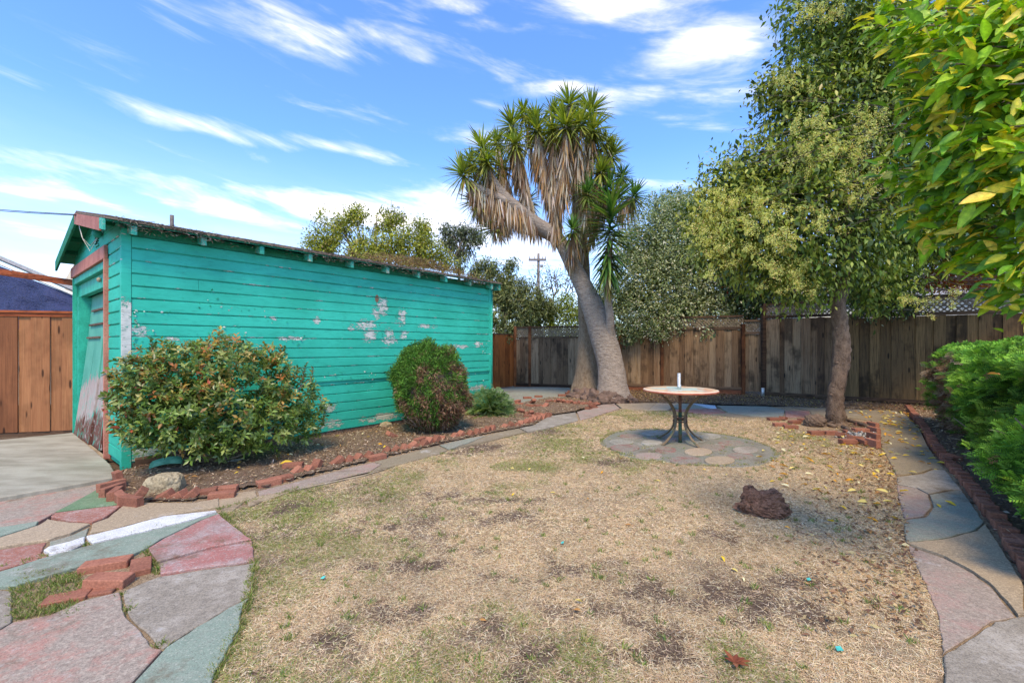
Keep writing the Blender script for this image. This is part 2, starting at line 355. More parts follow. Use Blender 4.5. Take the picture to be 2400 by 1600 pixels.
M['bark'] = mottled('rough_brown_bark', (.085,.055,.038), (.21,.145,.10), (.04,.027,.02), 14, 70, rough=.95, bump=1.0, bd=.02, stretch=(1,1,.6))
M['yuccabark'] = mottled('grey_wrinkled_bark', (.27,.21,.16), (.46,.375,.30), (.12,.08,.06), 9, 40, rough=.95, bump=1.0, bd=.03, stretch=(1,1,2.6), a3=.60)
M['yuccabark2'] = mottled('tan_wrinkled_bark', (.24,.165,.10), (.38,.28,.18), (.11,.07,.045), 8, 45, rough=.95, bump=1.0, bd=.03, stretch=(2,2,1), a3=.58)
M['yuccaroot'] = mottled('swollen_root_bark', (.13,.085,.065), (.24,.16,.12), (.07,.042,.03), 9, 55, rough=.95, bump=1.0, bd=.03)
M['twig'] = mottled('twig_bark', (.13,.10,.075), (.24,.19,.14), None, 9, 60)
M['drift'] = mottled('dark_driftwood', (.12,.055,.035), (.27,.145,.095), (.035,.018,.012), 16, 80, rough=.9, bump=1.0, bd=.02, stretch=(1,1,2), a3=.52)
M['rock'] = mottled('tan_limestone', (.26,.20,.11), (.46,.38,.24), (.12,.09,.05), 13, 70, rough=.95, bump=1.0, bd=.02, a3=.56)
M['leaf'] = leafmat('leaf'); M['gloss'] = leafmat('glossy_leaf', .32, .28, .5); M['dry'] = leafmat('dry_blade', .8, .25, .15); M['matte'] = leafmat('matte_leaf', .7, .3, .2)
M['spout'] = mottled('dark_green_spout', (.02,.16,.09), (.10,.32,.20), (.3,.3,.22), 8, 60, rough=.6, bump=.2, finea=.1)
def citrusmat():
    m, b = newmat('citrus_leaf'); a = b.n('ShaderNodeAttribute', attribute_name='col').outputs['Color']; gp = b.n('ShaderNodeNewGeometry').outputs['Position']
    n = b.noise(gp, 55, 4, .6); c = b.mix(b.sstep(n, .35, .65), b.mix(1.0, a, (.72,.80,.7), 'MULTIPLY'), b.mix(1.0, a, (1.2,1.12,1.1), 'MULTIPLY')); c = b.mix(b.math('MULTIPLY', b.sstep(b.noise(gp, 140, 3, .7), .62, .7), .5), c, (.20,.14,.05))
    p = b.n('ShaderNodeBsdfPrincipled', ins={'Base Color': c, 'Roughness': .42, 'Specular IOR Level': .4})
    bn = b.n('ShaderNodeBump', ins={'Height': b.noise(gp, 90, 3, .6), 'Strength': .35, 'Distance': .004}); b.nt.links.new(bn.outputs[0], p.inputs['Normal'])
    t = b.n('ShaderNodeBsdfTranslucent', ins={0: b.mix(1.0, c, (1.2,1.2,.6), 'MULTIPLY')}); mx = b.n('ShaderNodeMixShader', ins={0: .32, 1: p.outputs[0], 2: t.outputs[0]}); b.n('ShaderNodeOutputMaterial', ins={0: mx.outputs[0]}); return m
M['citrus'] = citrusmat()
M['galv'] = mottled('galvanised_pipe', (.42,.44,.42), (.58,.60,.57), (.30,.34,.30), 8, 50, rough=.45, metal=.5)
M['white_obj'] = mottled('off_white', (.55,.53,.46), (.7,.68,.6), None, 6, 50)
M['tarp'] = mottled('blue_tarp', (.022,.030,.085), (.04,.052,.13), (.07,.085,.18), 3, 25, rough=.5, bump=1.0, bd=.08)
M['beigewall'] = mottled('beige_stucco', (.58,.50,.38), (.68,.60,.46), None, 4, 70)
M['greytrim'] = mottled('grey_roof_trim', (.20,.20,.20), (.30,.30,.29), None, 5, 40)
M['darkmetal'] = mottled('dark_louvre', (.004,.05,.03), (.01,.09,.05), None, 5, 40)
M['wire'] = mottled('wire', (.03,.03,.03), (.05,.05,.05), None, 5, 40)
M['polewood'] = mottled('grey_pole_wood', (.12,.10,.085), (.2,.17,.15), None, 5, 40)
M['fruit'] = mottled('green_fruit', (.03,.10,.01), (.06,.16,.02), None, 6, 90, rough=.4, bump=.15)
M['gravel'] = mottled('pale_gravel', (.35,.32,.27), (.55,.52,.46), None, 9, 60)

# ------------------------------------------------------------------ ground
def soil_mat(name, c1, c2, c3, sc=3.0):
    m, b = newmat(name); gp = b.n('ShaderNodeNewGeometry').outputs['Position']
    n = b.noise(gp, sc, 8, .7); f = b.noise(gp, 85, 5, .8); ff = b.noise(b.vmath('MULTIPLY', gp, (1,2,1)), 190, 3, .7)
    c = b.mix(b.sstep(n, .35, .65), c1, c2); c = b.mix(b.sstep(f, .45, .62), c, c3)
    c = b.mix(b.math('MULTIPLY', b.sstep(ff, .55, .68), .7), c, tuple(x*.3 for x in c1))
    finish(b, c, .95, b.math('ADD', f, ff), .9, .015); return m
M['soil'] = soil_mat('leafy_soil', (.10,.065,.04), (.17,.115,.075), (.24,.165,.10))
def lawn_mat():
    m, b = newmat('dry_lawn_soil'); gp = b.n('ShaderNodeNewGeometry').outputs['Position']
    a = b.n('ShaderNodeAttribute', attribute_name='col').outputs['Color']
    f = b.noise(gp, 75, 5, .8); ff = b.noise(b.vmath('MULTIPLY', gp, (1,2,1)), 190, 3, .7); n = b.noise(gp, 9, 5, .7)
    c = b.mix(b.sstep(f, .4, .62), b.mix(1.0, a, (.55,.50,.45), 'MULTIPLY'), b.mix(1.0, a, (1.25,1.22,1.2), 'MULTIPLY'))
    c = b.mix(b.math('MULTIPLY', b.sstep(ff, .52, .66), .65), c, (.05,.03,.02)); c = b.mix(b.math('MULTIPLY', b.sstep(n, .55, .7), .4), c, (.12,.08,.05))
    finish(b, c, .95, b.math('ADD', f, ff), .8, .012); return m
M['lawn'] = lawn_mat()
M['mulch'] = soil_mat('mulch', (.15,.095,.06), (.24,.155,.095), (.36,.25,.16), 4.0)
def bedsheet(name, polypx, mat, z=.004, step=.07, amp=.01, seed=0, world=None):
    P = world or [G(*p) for p in polypx]
    xs = [p[0] for p in P]; ys = [p[1] for p in P]
    nx = int((max(xs)-min(xs))/step)+2; ny = int((max(ys)-min(ys))/step)+2
    X, Y = np.meshgrid(min(xs)+step*np.arange(nx), min(ys)+step*np.arange(ny))
    Z = z+amp*(fbm(X, Y, 1.7, seed)-.3)*1.4+amp*.35*vn(X, Y, 14, seed)
    V = np.stack([X.ravel(), Y.ravel(), Z.ravel()], 1)
    I = (np.arange(ny-1)[:,None]*nx+np.arange(nx-1)[None,:]).ravel(); Q = np.stack([I, I+1, I+nx+1, I+nx], 1)
    C = V[Q].mean(1); Q = Q[inpoly(C[:,0], C[:,1], P)]
    return tag(wmesh(name, V, Q, mat, smooth=True), kind='structure')
g = MB(); g.add([(-400,-400,-.03),(400,-400,-.03),(400,400,-.03),(-400,400,-.03)], [(0,1,2,3)]); tag(g.build('ground', M['soil']), kind='structure')
LAWN = [(585,1188),(628,1170),(724,1139),(918,1093),(1042,1058),(1167,1029),(1288,1003),(1385,979),(1454,958),(1537,962),(1647,970),(1730,977),(1830,982),(1880,1000),(1912,1022),(1985,1044),(2056,1030),(2068,1050),(2101,1114),(2107,1168),(2121,1221),(2125,1266),(2139,1302),(2170,1369),(2192,1436),(2210,1525),(2216,1600),(2230,1750),(420,1750),(505,1600),(530,1540),(563,1480),(570,1440),(586,1395),(598,1355),(599,1313),(597,1290),(575,1255),(545,1230),(516,1203)]
LW = [G(*p) for p in LAWN]
lawn_sheet = bedsheet('lawn', None, M['lawn'], .0, .045, .008, 1, world=[Vector((-3.6,1.0,0)),Vector((-3.3,4.2,0)),Vector((0,8.3,0)),Vector((5.5,9.5,0)),Vector((7.8,9.5,0)),Vector((3.0,2.2,0)),Vector((2.2,1.0,0))])
BED = [(278,1112),(262,1130),(262,1150),(300,1170),(370,1178),(450,1178),(545,1150),(611,1146),(711,1121),(807,1096),(876,1080),(959,1060),(1042,1038),(1153,1016),(1250,997),(1283,976),(1345,966),(1410,947),(1380,935),(1290,932),(1200,950),(1150,940),(1020,960),(770,1010),(500,1056),(297,1098)]
bedsheet('mulch_bed', BED, M['mulch'], .012, .06, .03, 5)
bedsheet('leafy_border', [(1380,945),(1500,942),(1675,947),(1800,950),(1960,962),(2110,965),(2300,985),(2500,960),(2320,915),(1741,905),(1440,900),(1330,912)], M['soil'], -.006, .1, .02, 7)
bedsheet('hedge_bed', [(2128,953),(2162,1000),(2220,1090),(2300,1190),(2420,1360),(2700,1400),(2700,1000),(2400,955)], M['mulch'], .0, .1, .04, 9)
# ------------------------------------------------------------------ paving
def wob(P, amp=.006, step=.05, shrink=.006):
    """even out an outline, roughen it a little and pull it in for the joint"""
    out = []; n = len(P)
    for i in range(n):
        a = Vector(P[i][:2]); c = Vector(P[(i+1)%n][:2]); k = max(1, int((c-a).length/step))
        for j in range(k):
            p = a.lerp(c, j/k); out.append(p)
    m = len(out); area = sum(out[i].x*out[(i+1)%m].y-out[(i+1)%m].x*out[i].y for i in range(m)); sg = 1 if area > 0 else -1
    res = []
    for i in range(m):
        t = (out[(i+1)%m]-out[i-1]); nrm = Vector((-t.y, t.x)).normalized()*sg if t.length > 1e-6 else Vector((0,0))
        res.append(out[i]+nrm*(shrink+random.uniform(-amp, amp)))
    return res if sg > 0 else res[::-1]
def slab(name, P, mat, parent, z=.02, th=.06, shrink=.006, bevel=.004, amp=.004):
    W = wob(P, amp, .045, shrink); c = sum(W, Vector((0,0)))/len(W)
    return MB().prism(W, z-th, z+random.uniform(-.007,.006)).build(name, mat, parent, origin=(c.x, c.y, 0), bevel=bevel)
def C7(L): return [G(x/2.613, 1000+y/2.613, .02) for x, y in L]
patio = tag(empty('patio', G(200,1400)), kind='structure')
for mt, L in (
    ('pinkworn', [(-300,490),(0,438),(380,370),(685,318),(640,360),(470,450),(330,525),(245,572),(0,612),(-300,665)]),
    ('green', [(655,350),(665,420),(700,445),(790,462),(700,478),(335,522),(470,452)]),
    ('sage', [(-300,670),(0,615),(245,575),(225,602),(0,672),(-300,750)]),
    ('redslab', [(330,528),(700,482),(755,475),(640,560),(560,585),(430,580),(300,550)]),
    ('cream', [(-300,755),(0,676),(230,604),(290,562),(430,585),(555,592),(440,650),(300,690),(0,738),(-300,800)]),
    ('redslab', [(-300,805),(0,742),(290,696),(262,760),(300,785),(0,868),(-300,945)]),
    ('tan', [(650,562),(755,478),(850,464),(1000,466),(1190,466),(1345,436),(1345,490),(1000,545),(700,625),(545,652),(560,595)]),
    ('greenworn', [(300,695),(440,655),(550,605),(540,655),(520,670),(350,715),(285,738)]),
    ('white', [(262,757),(290,737),(420,705),(522,672),(530,712),(420,765),(300,782)]),
    ('white', [(525,670),(700,628),(1000,548),(1320,512),(1330,520),(1150,575),(900,635),(560,715),(540,700)]),
    ('sage', [(-300,955),(0,885),(300,790),(560,720),(900,640),(1150,580),(1330,525),(1345,530),(1230,570),(1000,680),(905,740),(800,790),(500,850),(200,940),(90,975),(0,980),(-300,1030)]),
    ('pink', [(1240,570),(1345,532),(1420,600),(1500,655),(1545,690),(1300,735),(960,830),(905,745),(1000,685)]),
    ('pink', [(1548,694),(1560,760),(1565,818),(1300,850),(975,900),(962,836),(1300,740)]),
    ('greyslab', [(1565,822),(1560,930),(1530,1030),(1400,1100),(1200,1220),(1000,1345),(960,1340),(900,1260),(780,1150),(745,998),(880,940),(980,905),(1300,855)]),
    ('sage', [(1528,1040),(1480,1140),(1470,1230),(1380,1400),(1330,1490),(1300,1600),(1290,1750),(780,1750),(810,1568),(950,1420),(1010,1350),(1200,1226),(1400,1105)]),
    ('pinkworn', [(740,1000),(775,1152),(890,1265),(950,1345),(1000,1352),(940,1420),(800,1568),(770,1750),(-300,1750),(-300,1310),(0,1235),(75,1190),(310,1140),(500,1060)]),
    ('greyslab', [(-300,1040),(0,985),(85,990),(78,1180),(0,1228),(-300,1300)])):
    slab('flagstone', C7(L), M[mt], patio)
slab('flagstone', C7([(-308,492),(-308,1750),(-2600,1750),(-2600,560)]), M['tan'], patio)
# concrete driveway in front of the shed door
drv = slab('driveway', [G(*p, .05) for p in ((-700,1090),(0,1031),(172,1014),(258,1086),(276,1116),(145,1140),(0,1165),(-700,1290))], M['drive'], None, z=.05, th=.1, shrink=0, bevel=.01); drv['kind'] = 'structure'
path = tag(empty('garden_path', G(900,1090)), kind='structure')
def S(L): return [G(x, y, .02) for x, y in L]
for mt, L in (
    ('tan', [(459,1178),(515,1163),(548,1152),(600,1148),(604,1160),(575,1172),(545,1196),(516,1200),(518,1187)]),
    ('pinkgrey', [(602,1148),(611,1147),(711,1122),(807,1097),(876,1081),(893,1086),(849,1113),(700,1144),(606,1160)]),
    ('tan', [(606,1161),(700,1145),(849,1114),(918,1093),(850,1112),(724,1138),(628,1168),(585,1186),(577,1172)]),
    ('oldconc', [(878,1081),(959,1061),(1026,1043),(1050,1054),(1030,1062),(918,1092),(862,1108),(895,1087)]),
    ('greenworn', [(1030,1042),(1042,1039),(1110,1024),(1140,1020),(1100,1036),(1052,1052)]),
    ('oldconc', [(1142,1020),(1153,1017),(1215,1004),(1232,1012),(1167,1028),(1056,1054),(1104,1037)]),
    ('greyslab', [(1218,1003),(1250,997),(1285,976),(1349,966),(1356,985),(1288,1002),(1236,1012)]),
    ('pinkgrey', [(1352,965),(1410,948),(1440,946),(1454,957),(1385,978),(1360,984)]),
    ('tan', [(1444,946),(1509,944),(1540,944),(1520,960),(1458,957)]),
    ('cream', [(1470,955),(1509,943),(1590,944),(1565,960),(1524,961)]),
    ('greenworn', [(1543,943),(1620,945),(1660,956),(1600,958)]),
    ('blue', [(1622,945),(1676,950),(1680,956),(1664,956)]),
    ('redslab', [(1568,961),(1600,958),(1680,957),(1702,966),(1660,970),(1620,966)]),
    ('greenworn', [(1680,950),(1800,952),(1840,960),(1836,977),(1760,974),(1706,966)]),
    ('oldconc', [(1665,970),(1704,967),(1756,975),(1800,978),(1720,977)]),
    ('redslab', [(1840,962),(1896,962),(1900,974),(1840,978)]),
    ('oldconc', [(1845,952),(1970,957),(2100,962),(2118,972),(2060,985),(1990,978),(1902,974),(1898,962)])):
    slab('paving_slab', S(L), M[mt], path, shrink=.004)
back = slab('back_terrace', [G(*p,.02) for p in ((1140,915),(1210,906),(1340,906),(1400,922),(1290,932),(1205,955),(1150,950))], M['greenworn'], None, z=.018, shrink=0); back['kind']='structure'
rp = tag(empty('side_path', G(2200,1300)), kind='structure')
def C8(L): return [G(1900+x/2.24, 900+y/2.24, .02) for x, y in L]
for mt, L in (
    ('oldconc', [(300,165),(490,150),(572,232),(622,335),(705,445),(640,440),(580,462),(450,478),(370,325),(350,240)]),
    ('greyslab', [(452,482),(585,466),(645,444),(708,448),(772,522),(795,552),(735,550),(620,572),(560,540),(450,520)]),
    ('pinkgrey', [(448,524),(556,544),(616,574),(640,640),(600,688),(490,704),(460,600)]),
    ('greenworn', [(494,708),(604,692),(644,640),(622,576),(738,554),(797,556),(862,642),(912,720),(870,762),(700,806),(500,824),(488,760)]),
    ('tan', [(500,830),(702,812),(872,768),(915,725),(1042,920),(1125,1055),(1125,1210),(1085,1210),(960,1060),(860,985),(700,900),(540,845)]),
    ('pinkgrey', [(502,834),(540,850),(700,905),(858,990),(956,1065),(1080,1214),(960,1238),(820,1330),(690,1412),(665,1200),(600,1050),(530,900)]),
    ('greyslab', [(690,1418),(822,1336),(964,1244),(1082,1220),(1130,1216),(1300,1300),(1500,1750),(710,1750),(700,1568)]),
    ('tan', [(1129,1060),(1400,1500),(1304,1296),(1132,1210)])):
    slab('paving_slab', C8(L), M[mt], rp, shrink=.005)
# round pad
PC = Vector((2.25, 5.83, 0))
pad = tag(empty('round_pad', PC), kind='structure')
disc = [PC+Vector((math.cos(a)*1.07*(1+.06*math.sin(a*5+1)*math.sin(a*2)+random.uniform(-.02,.02)), math.sin(a)*1.07*(1+.05*math.sin(a*4)+random.uniform(-.02,.02)), 0)) for a in np.linspace(0, 2*math.pi, 61)[:-1]]
MB().prism(disc, -.05, .014).build('pad_base', M['paddark'], pad, bevel=.01)
for cx, cy, wd, ht, mt in ((520,1055,300,60,'padred'),(790,1015,290,55,'greyslab'),(1110,1028,200,55,'padred'),(1490,1057,260,60,'padwhite'),(400,1125,310,65,'padwhite'),(770,1137,260,60,'padwhite'),
    (1300,1112,260,60,'greenworn'),(1740,1135,320,65,'padred'),(1010,1092,150,38,'pinkgrey'),(440,1197,370,85,'padred'),(940,1222,270,80,'padred'),(1340,1247,340,88,'cream'),(1525,1192,290,78,'padred'),(1920,1222,320,80,'greyslab'),
    (730,1292,340,82,'pinkgrey'),(1180,1345,390,92,'padred'),(1600,1352,370,95,'tan'),(1850,1290,340,82,'padred')):
    pts = []
    for a in np.linspace(0, 2*math.pi, 23)[:-1]:
        pts.append(G(1380+(cx+math.cos(a)*wd/2)/5.227, 820+(cy-math.sin(a)*ht/2)/5.227, .02))
    slab('stepping_stone', pts, M[mt], pad, z=.024, th=.04, shrink=0, bevel=.006, amp=.003)

# ------------------------------------------------------------------ leaf scattering
DIA = (np.array([(0,0,0),(-.5,.5,.12),(.5,.5,.12),(0,1,0)]), np.array([(0,2,1),(1,2,3)]))
LEAF4 = (np.array([(0,0,0),(-.5,.45,.14),(0,.45,0),(.5,.45,.14),(0,1,-.05)]), np.array([(0,2,1),(0,3,2),(1,2,4),(2,3,4)]))
BLADE = (np.array([(-.4,0,0),(.4,0,0),(-.5,.35,0),(.5,.35,0),(-.32,.72,0),(.32,.72,0),(0,1,0)]), np.array([(0,1,3),(0,3,2),(2,3,5),(2,5,4),(4,5,6)]))
TRI = (np.array([(-.5,0,0),(.5,0,0),(0,1,0)]), np.array([(0,1,2)]))
_r = [(0,0),(.15,.5),(.35,.95),(.6,.85),(.82,.45),(1,0)]
BIGV = []; BIGF = []
for t_, w_ in _r: BIGV += [(-.5*w_, t_, .16*w_-.10*t_*t_), (0, t_, -.10*t_*t_), (.5*w_, t_, .16*w_-.10*t_*t_)]
for i_ in range(5):
    a_ = i_*3
    BIGF += [(a_,a_+1,a_+4),(a_,a_+4,a_+3),(a_+1,a_+2,a_+5),(a_+1,a_+5,a_+4)]
BIG = (np.array(BIGV), np.array(BIGF))
def unit(a): return a/np.maximum(np.linalg.norm(a, axis=1, keepdims=True), 1e-9)
def frames(A, N): 
    A = unit(A); S_ = unit(np.cross(A, N)); return S_, A, np.cross(S_, A)
def scatter(P, A, N, L, W, tmpl, droop=0.0):
    P = np.asarray(P, float); n = len(P); T, Fc = tmpl; k = len(T)
    S_, A, N2 = frames(np.asarray(A, float), np.asarray(N, float))
    L = np.broadcast_to(L, (n,)); W = np.broadcast_to(W, (n,)); dr = np.broadcast_to(droop, (n,))
    V = P[:,None,:] + T[None,:,0:1]*W[:,None,None]*S_[:,None,:] + T[None,:,1:2]*L[:,None,None]*A[:,None,:] + T[None,:,2:3]*W[:,None,None]*N2[:,None,:]
    V[:,:,2] -= (T[None,:,1]**2)*dr[:,None]*L[:,None]
    FF = Fc[None,:,:]+(np.arange(n)*k)[:,None,None]
    return V.reshape(-1,3), FF.reshape(-1,3)
def palette(n, pal, wts=None, var=.18, rng=RNG):
    pal = np.array(pal, float); i = rng.choice(len(pal), n, p=None if wts is None else np.array(wts)/sum(wts))
    c = pal[i]*(1+rng.uniform(-var, var, (n,1)))*(1+rng.uniform(-.06,.06,(n,3))); return np.clip(c, 0, 1)
def foliage(name, parent, P, A, N, L, W, tmpl, cols, mat, droop=0.0, kind='stuff'):
    V, Fc = scatter(P, A, N, L, W, tmpl, droop); k = len(tmpl[0]); cr = np.repeat(cols, k, axis=0)
    if tmpl is BIG: cr = cr*np.tile(np.array([.92,1.35,.92]*6), len(P))[:,None]
    return wmesh(name, V, Fc, mat, parent, np.clip(cr,0,1), smooth=(k > 7), kind=kind)
def rdir(n, rng=RNG): return unit(rng.normal(size=(n,3)))
def crown_points(blobs, n, rng, shell=.55, lump=.22):
    B = np.array(blobs, float); wt = (B[:,3]*B[:,4])**.9; wt /= wt.sum(); i = rng.choice(len(B), n, p=wt)
    d = rdir(n, rng); c = B[i,:3]; r = B[i,3:6]
    f = shell+(1-shell)*np.sqrt(rng.random(n))
    f *= 1-lump+2*lump*fbm(d[:,0]*2+i*1.7, d[:,2]*2+d[:,1]*1.3+i, 1.3, 4, 3)
    return c+d*r*f[:,None], d
def pxblobs(L, sq=1.0, dep=1.0):
    out = []
    for px, py, d, r in L:
        c = P3(px, py, d); rr = r*d/F; out.append((c.x, c.y, c.z, rr, rr*dep, rr*sq))
    return out
def leafy(root, blobs, ncl, per, sig, L, W, pal, wts, mat, seed, tmpl=DIA, name='foliage', out_w=.5, down=.2, droop=.1, lump=.22, shell=.55, colf=None, hole=.0):
    rng = np.random.default_rng(seed)
    C, D = crown_points(blobs, ncl, rng, shell, lump)
    if hole:
        k = fbm(C[:,0]+C[:,1]*.6, C[:,2]+C[:,1]*.3, 2.2, seed, 3) > hole; C, D = C[k], D[k]
    n = len(C); cc = palette(n, pal, wts, .12, rng)
    P = np.repeat(C, per, 0)+rng.normal(size=(n*per,3))*sig
    A = np.repeat(D, per, 0)*out_w+rdir(n*per, rng)*.8; A[:,2] -= down
    N = np.repeat(D, per, 0)*.4+rdir(n*per, rng)*.5+np.array([0,-.1,.7])
    ll = L*rng.uniform(.5,1.4,n*per); cols = np.repeat(cc, per, 0)*rng.uniform(.8,1.2,(n*per,1))
    if colf is not None: cols = colf(P, cols, rng)
    return foliage(name, root, P, A, N, ll, ll*W/L, tmpl, np.clip(cols,0,1), mat, droop), (P, A, N, ll, cols)
def unit_leaves(name, tmpl, pal, mat):
    out = []
    for c in pal:
        cv = np.tile(np.array(c), (len(tmpl[0]),1)); cv = np.clip(cv*np.tile(np.array([.92,1.35,.92]*6), 1)[:,None],0,1) if tmpl is BIG else cv
        me = fastmesh(name, tmpl[0]*np.array([1,1,1]), tmpl[1], cv, len(tmpl[0]) > 6); me.materials.append(mat); out.append(me)
    return out
def single_leaves(root, meshes, P, A, N, L, W, name='leaf'):
    S_, A2, N2 = frames(np.asarray(A), np.asarray(N)); o0 = np.array(worigin(root))
    for i in range(len(P)):
        ob = bpy.data.objects.new(name, meshes[random.randrange(len(meshes))]); col.objects.link(ob); ob.parent = root
        Rm = Matrix(((S_[i,0],A2[i,0],N2[i,0]),(S_[i,1],A2[i,1],N2[i,1]),(S_[i,2],A2[i,2],N2[i,2])))
        m4 = Rm.to_4x4() @ Matrix.Diagonal((W[i], L[i], W[i], 1)); m4.translation = Vector(P[i]-o0); ob.matrix_local = m4
def limbs(root, lst, mat, name='branch', n=8):
    for pts, r0, r1 in lst:
        m = len(pts); MB().tube(pts, [r0+(r1-r0)*i/(m-1) for i in range(m)], n).build(name, mat, root, smooth=True)
def curve(a, c, sag=0.0, k=6, jit=0.0, bend=(0,0,0)):
    a = Vector(a); c = Vector(c); out = []
    for i in range(k+1):
        t = i/k; p = a.lerp(c, t)+Vector(bend)*(4*t*(1-t)); p.z -= sag*4*t*(1-t)
        if 0 < i < k and jit: p += Vector((random.uniform(-jit,jit), random.uniform(-jit,jit), random.uniform(-jit,jit)))
        out.append(p)
    return out
# ------------------------------------------------------------------ shed
shed = thing('garden_shed', 'turquoise weatherboard garage with peeling paint and a low pitched roof', 'shed', SC, SROT)
SL, SW = 5.73, 3.15                     # length along local x, width along local y
ZE, RISE, RT = 2.60, .38, SW/2          # eave and ridge
EV, RK = .20, .17                       # eave and rake overhang
def roofz(t, top=False): return ZE-.06+RISE*(min(t, SW-t)+EV)/(RT+EV)+(.07 if top else 0)
def sboard(x0, x1, z0, z1, wallside, seed):
    """drop siding profile run along x (long wall) or along y (front wall)"""
    prof = [(0,z0),(.016,z0-.004),(.021,z0+.003),(.020,z1-.020),(.009,z1-.014),(.004,z1-.010),(.004,z1+.002),(0,z1+.002)]
    k = max(2, int((x1-x0)/.16)); n = len(prof); m = MB(); vs = []
    for i in range(k+1):
        x = x0+(x1-x0)*i/k; dz = (float(vn(x, seed, 2.3))-.5)*.006; dy = (float(vn(x, seed+7, 3.1))-.5)*.006+(float(vn(x, seed+3, .8))-.5)*.010
        for o_, z in prof:
            vs.append((x, -(o_+(dy if o_ > 0 else 0)), z+dz*(1 if o_ > 0 else 0)) if wallside == 'long' else (-(o_+(dy*.5 if o_ > 0 else 0)), x, z+dz))
    fs = [(i*n+j, i*n+(j+1)%n, (i+1)*n+(j+1)%n, (i+1)*n+j) for i in range(k) for j in range(n)]
    if wallside != 'long': fs = [f[::-1] for f in fs]
    fs += [tuple(range(n)), tuple(k*n+j for j in range(n-1,-1,-1))]
    m.add(vs, fs); return m
BH = .133
for k in range(-9, 10):
    z0 = 1.278+k*BH; z1 = min(z0+BH, 2.56); z0 = max(z0, .075)
    cuts = [0.055]
    if k in (2, -1, 3, 0): cuts.append(wallsz(974, 800)[0]+random.uniform(-.01,.01))
    elif k in (5, -4): cuts.append(wallsz(464, 800)[0])
    cuts.append(SL-.05)
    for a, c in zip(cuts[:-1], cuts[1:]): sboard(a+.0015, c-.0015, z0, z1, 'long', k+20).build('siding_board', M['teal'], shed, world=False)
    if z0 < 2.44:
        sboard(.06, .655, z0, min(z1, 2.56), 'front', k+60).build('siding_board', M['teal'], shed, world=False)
for k in range(9, 13):                    # gable above the door head, cut to the roof slope
    z0 = 1.278+k*BH; z1 = z0+BH
    if z0 > roofz(RT)-.03: break
    def tr(z): return max(.05, (z+.0-(ZE-.06))/RISE*(RT+EV)-EV)
    a0, a1 = tr(z0), tr(min(z1, roofz(RT)))
    m = MB(); a1 = min(a1, RT-.01); a0 = min(a0, RT-.02)
    zt = min(z1, roofz(RT))-.004
    vs = [(-.02,a0,z0),(-.02,SW-a0,z0),(-.02,SW-a1,zt),(-.02,a1,zt),(0,a0,z0),(0,SW-a0,z0),(0,SW-a1,zt),(0,a1,zt)]
    m.add(vs, [(0,1,2,3)[::-1],(4,5,6,7),(0,1,5,4),(1,2,6,5),(2,3,7,6),(3,0,4,7)]); m.build('siding_board', M['teal'], shed, world=False, bevel=.006)
# wall cores behind the boards
MB().box((.03,.003,.02),(SL-.02,.10,2.50)).build('wall', M['tealplain'], shed, world=False)
MB().box((.03,SW-.10,.02),(SL-.02,SW,2.50)).build('wall', M['tealplain'], shed, world=False)
MB().box((SL-.12,.11,.02),(SL-.01,SW-.11,2.50)).build('wall', M['tealplain'], shed, world=False)
m = MB(); m.add([(.003,.01,2.44),(.003,SW-.01,2.44),(.003,SW-.01,roofz(0)-.01),(.003,RT,roofz(RT)-.01),(.003,.01,roofz(0)-.01),
    (.05,.01,2.44),(.05,SW-.01,2.44),(.05,SW-.01,roofz(0)-.01),(.05,RT,roofz(RT)-.01),(.05,.01,roofz(0)-.01)],
    [(0,4,3,2,1),(5,6,7,8,9),(0,1,6,5),(1,2,7,6),(2,3,8,7),(3,4,9,8),(4,0,5,9)]); m.build('gable_wall', M['tealplain'], shed, world=False)
MB().box((.003,.106,.02),(.05,.655,2.435)).build('wall', M['tealplain'], shed, world=False)
MB().box((.003,3.0,.02),(.05,SW-.106,2.435)).build('wall', M['tealplain'], shed, world=False)
# corner boards
MB().box((-.026,-.026,.0),(.052,-.0225,2.53)).box((-.026,-.0220,.0),(-.0225,.056,2.53)).box((-.022,-.022,0),(.05,-.002,2.53)).build('corner_board', M['teal'], shed, world=False)
MB().box((SL-.048,-.026,.0),(SL+.015,-.002,2.53)).build('corner_board', M['teal'], shed, world=False)
MB().box((-.024,3.02,.0),(-.002,SW,2.50)).build('corner_board', M['tealplain'], shed, world=False)
MB().tube([(SL+.03,-.03,.0),(SL+.03,-.03,2.45)], .018, 8).build('drain_pipe', M['tealplain'], shed, world=False, smooth=True)
# low batten across lower boards, frieze under the eaves, sill and footing
s0, zb = wallsz(730, 905)
for a, c in ((s0, wallsz(1010,905)[0]), (wallsz(1085,880)[0], SL-.05)): MB().box((a,-.040,.792),(c,-.0225,.812), j=.002).build('batten', M['tealplain'], shed, world=False)
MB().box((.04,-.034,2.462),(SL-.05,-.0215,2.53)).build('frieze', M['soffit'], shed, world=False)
MB().box((.02,-.012,-.1),(SL,.0,.070)).build('footing', M['bark'], shed, world=False)
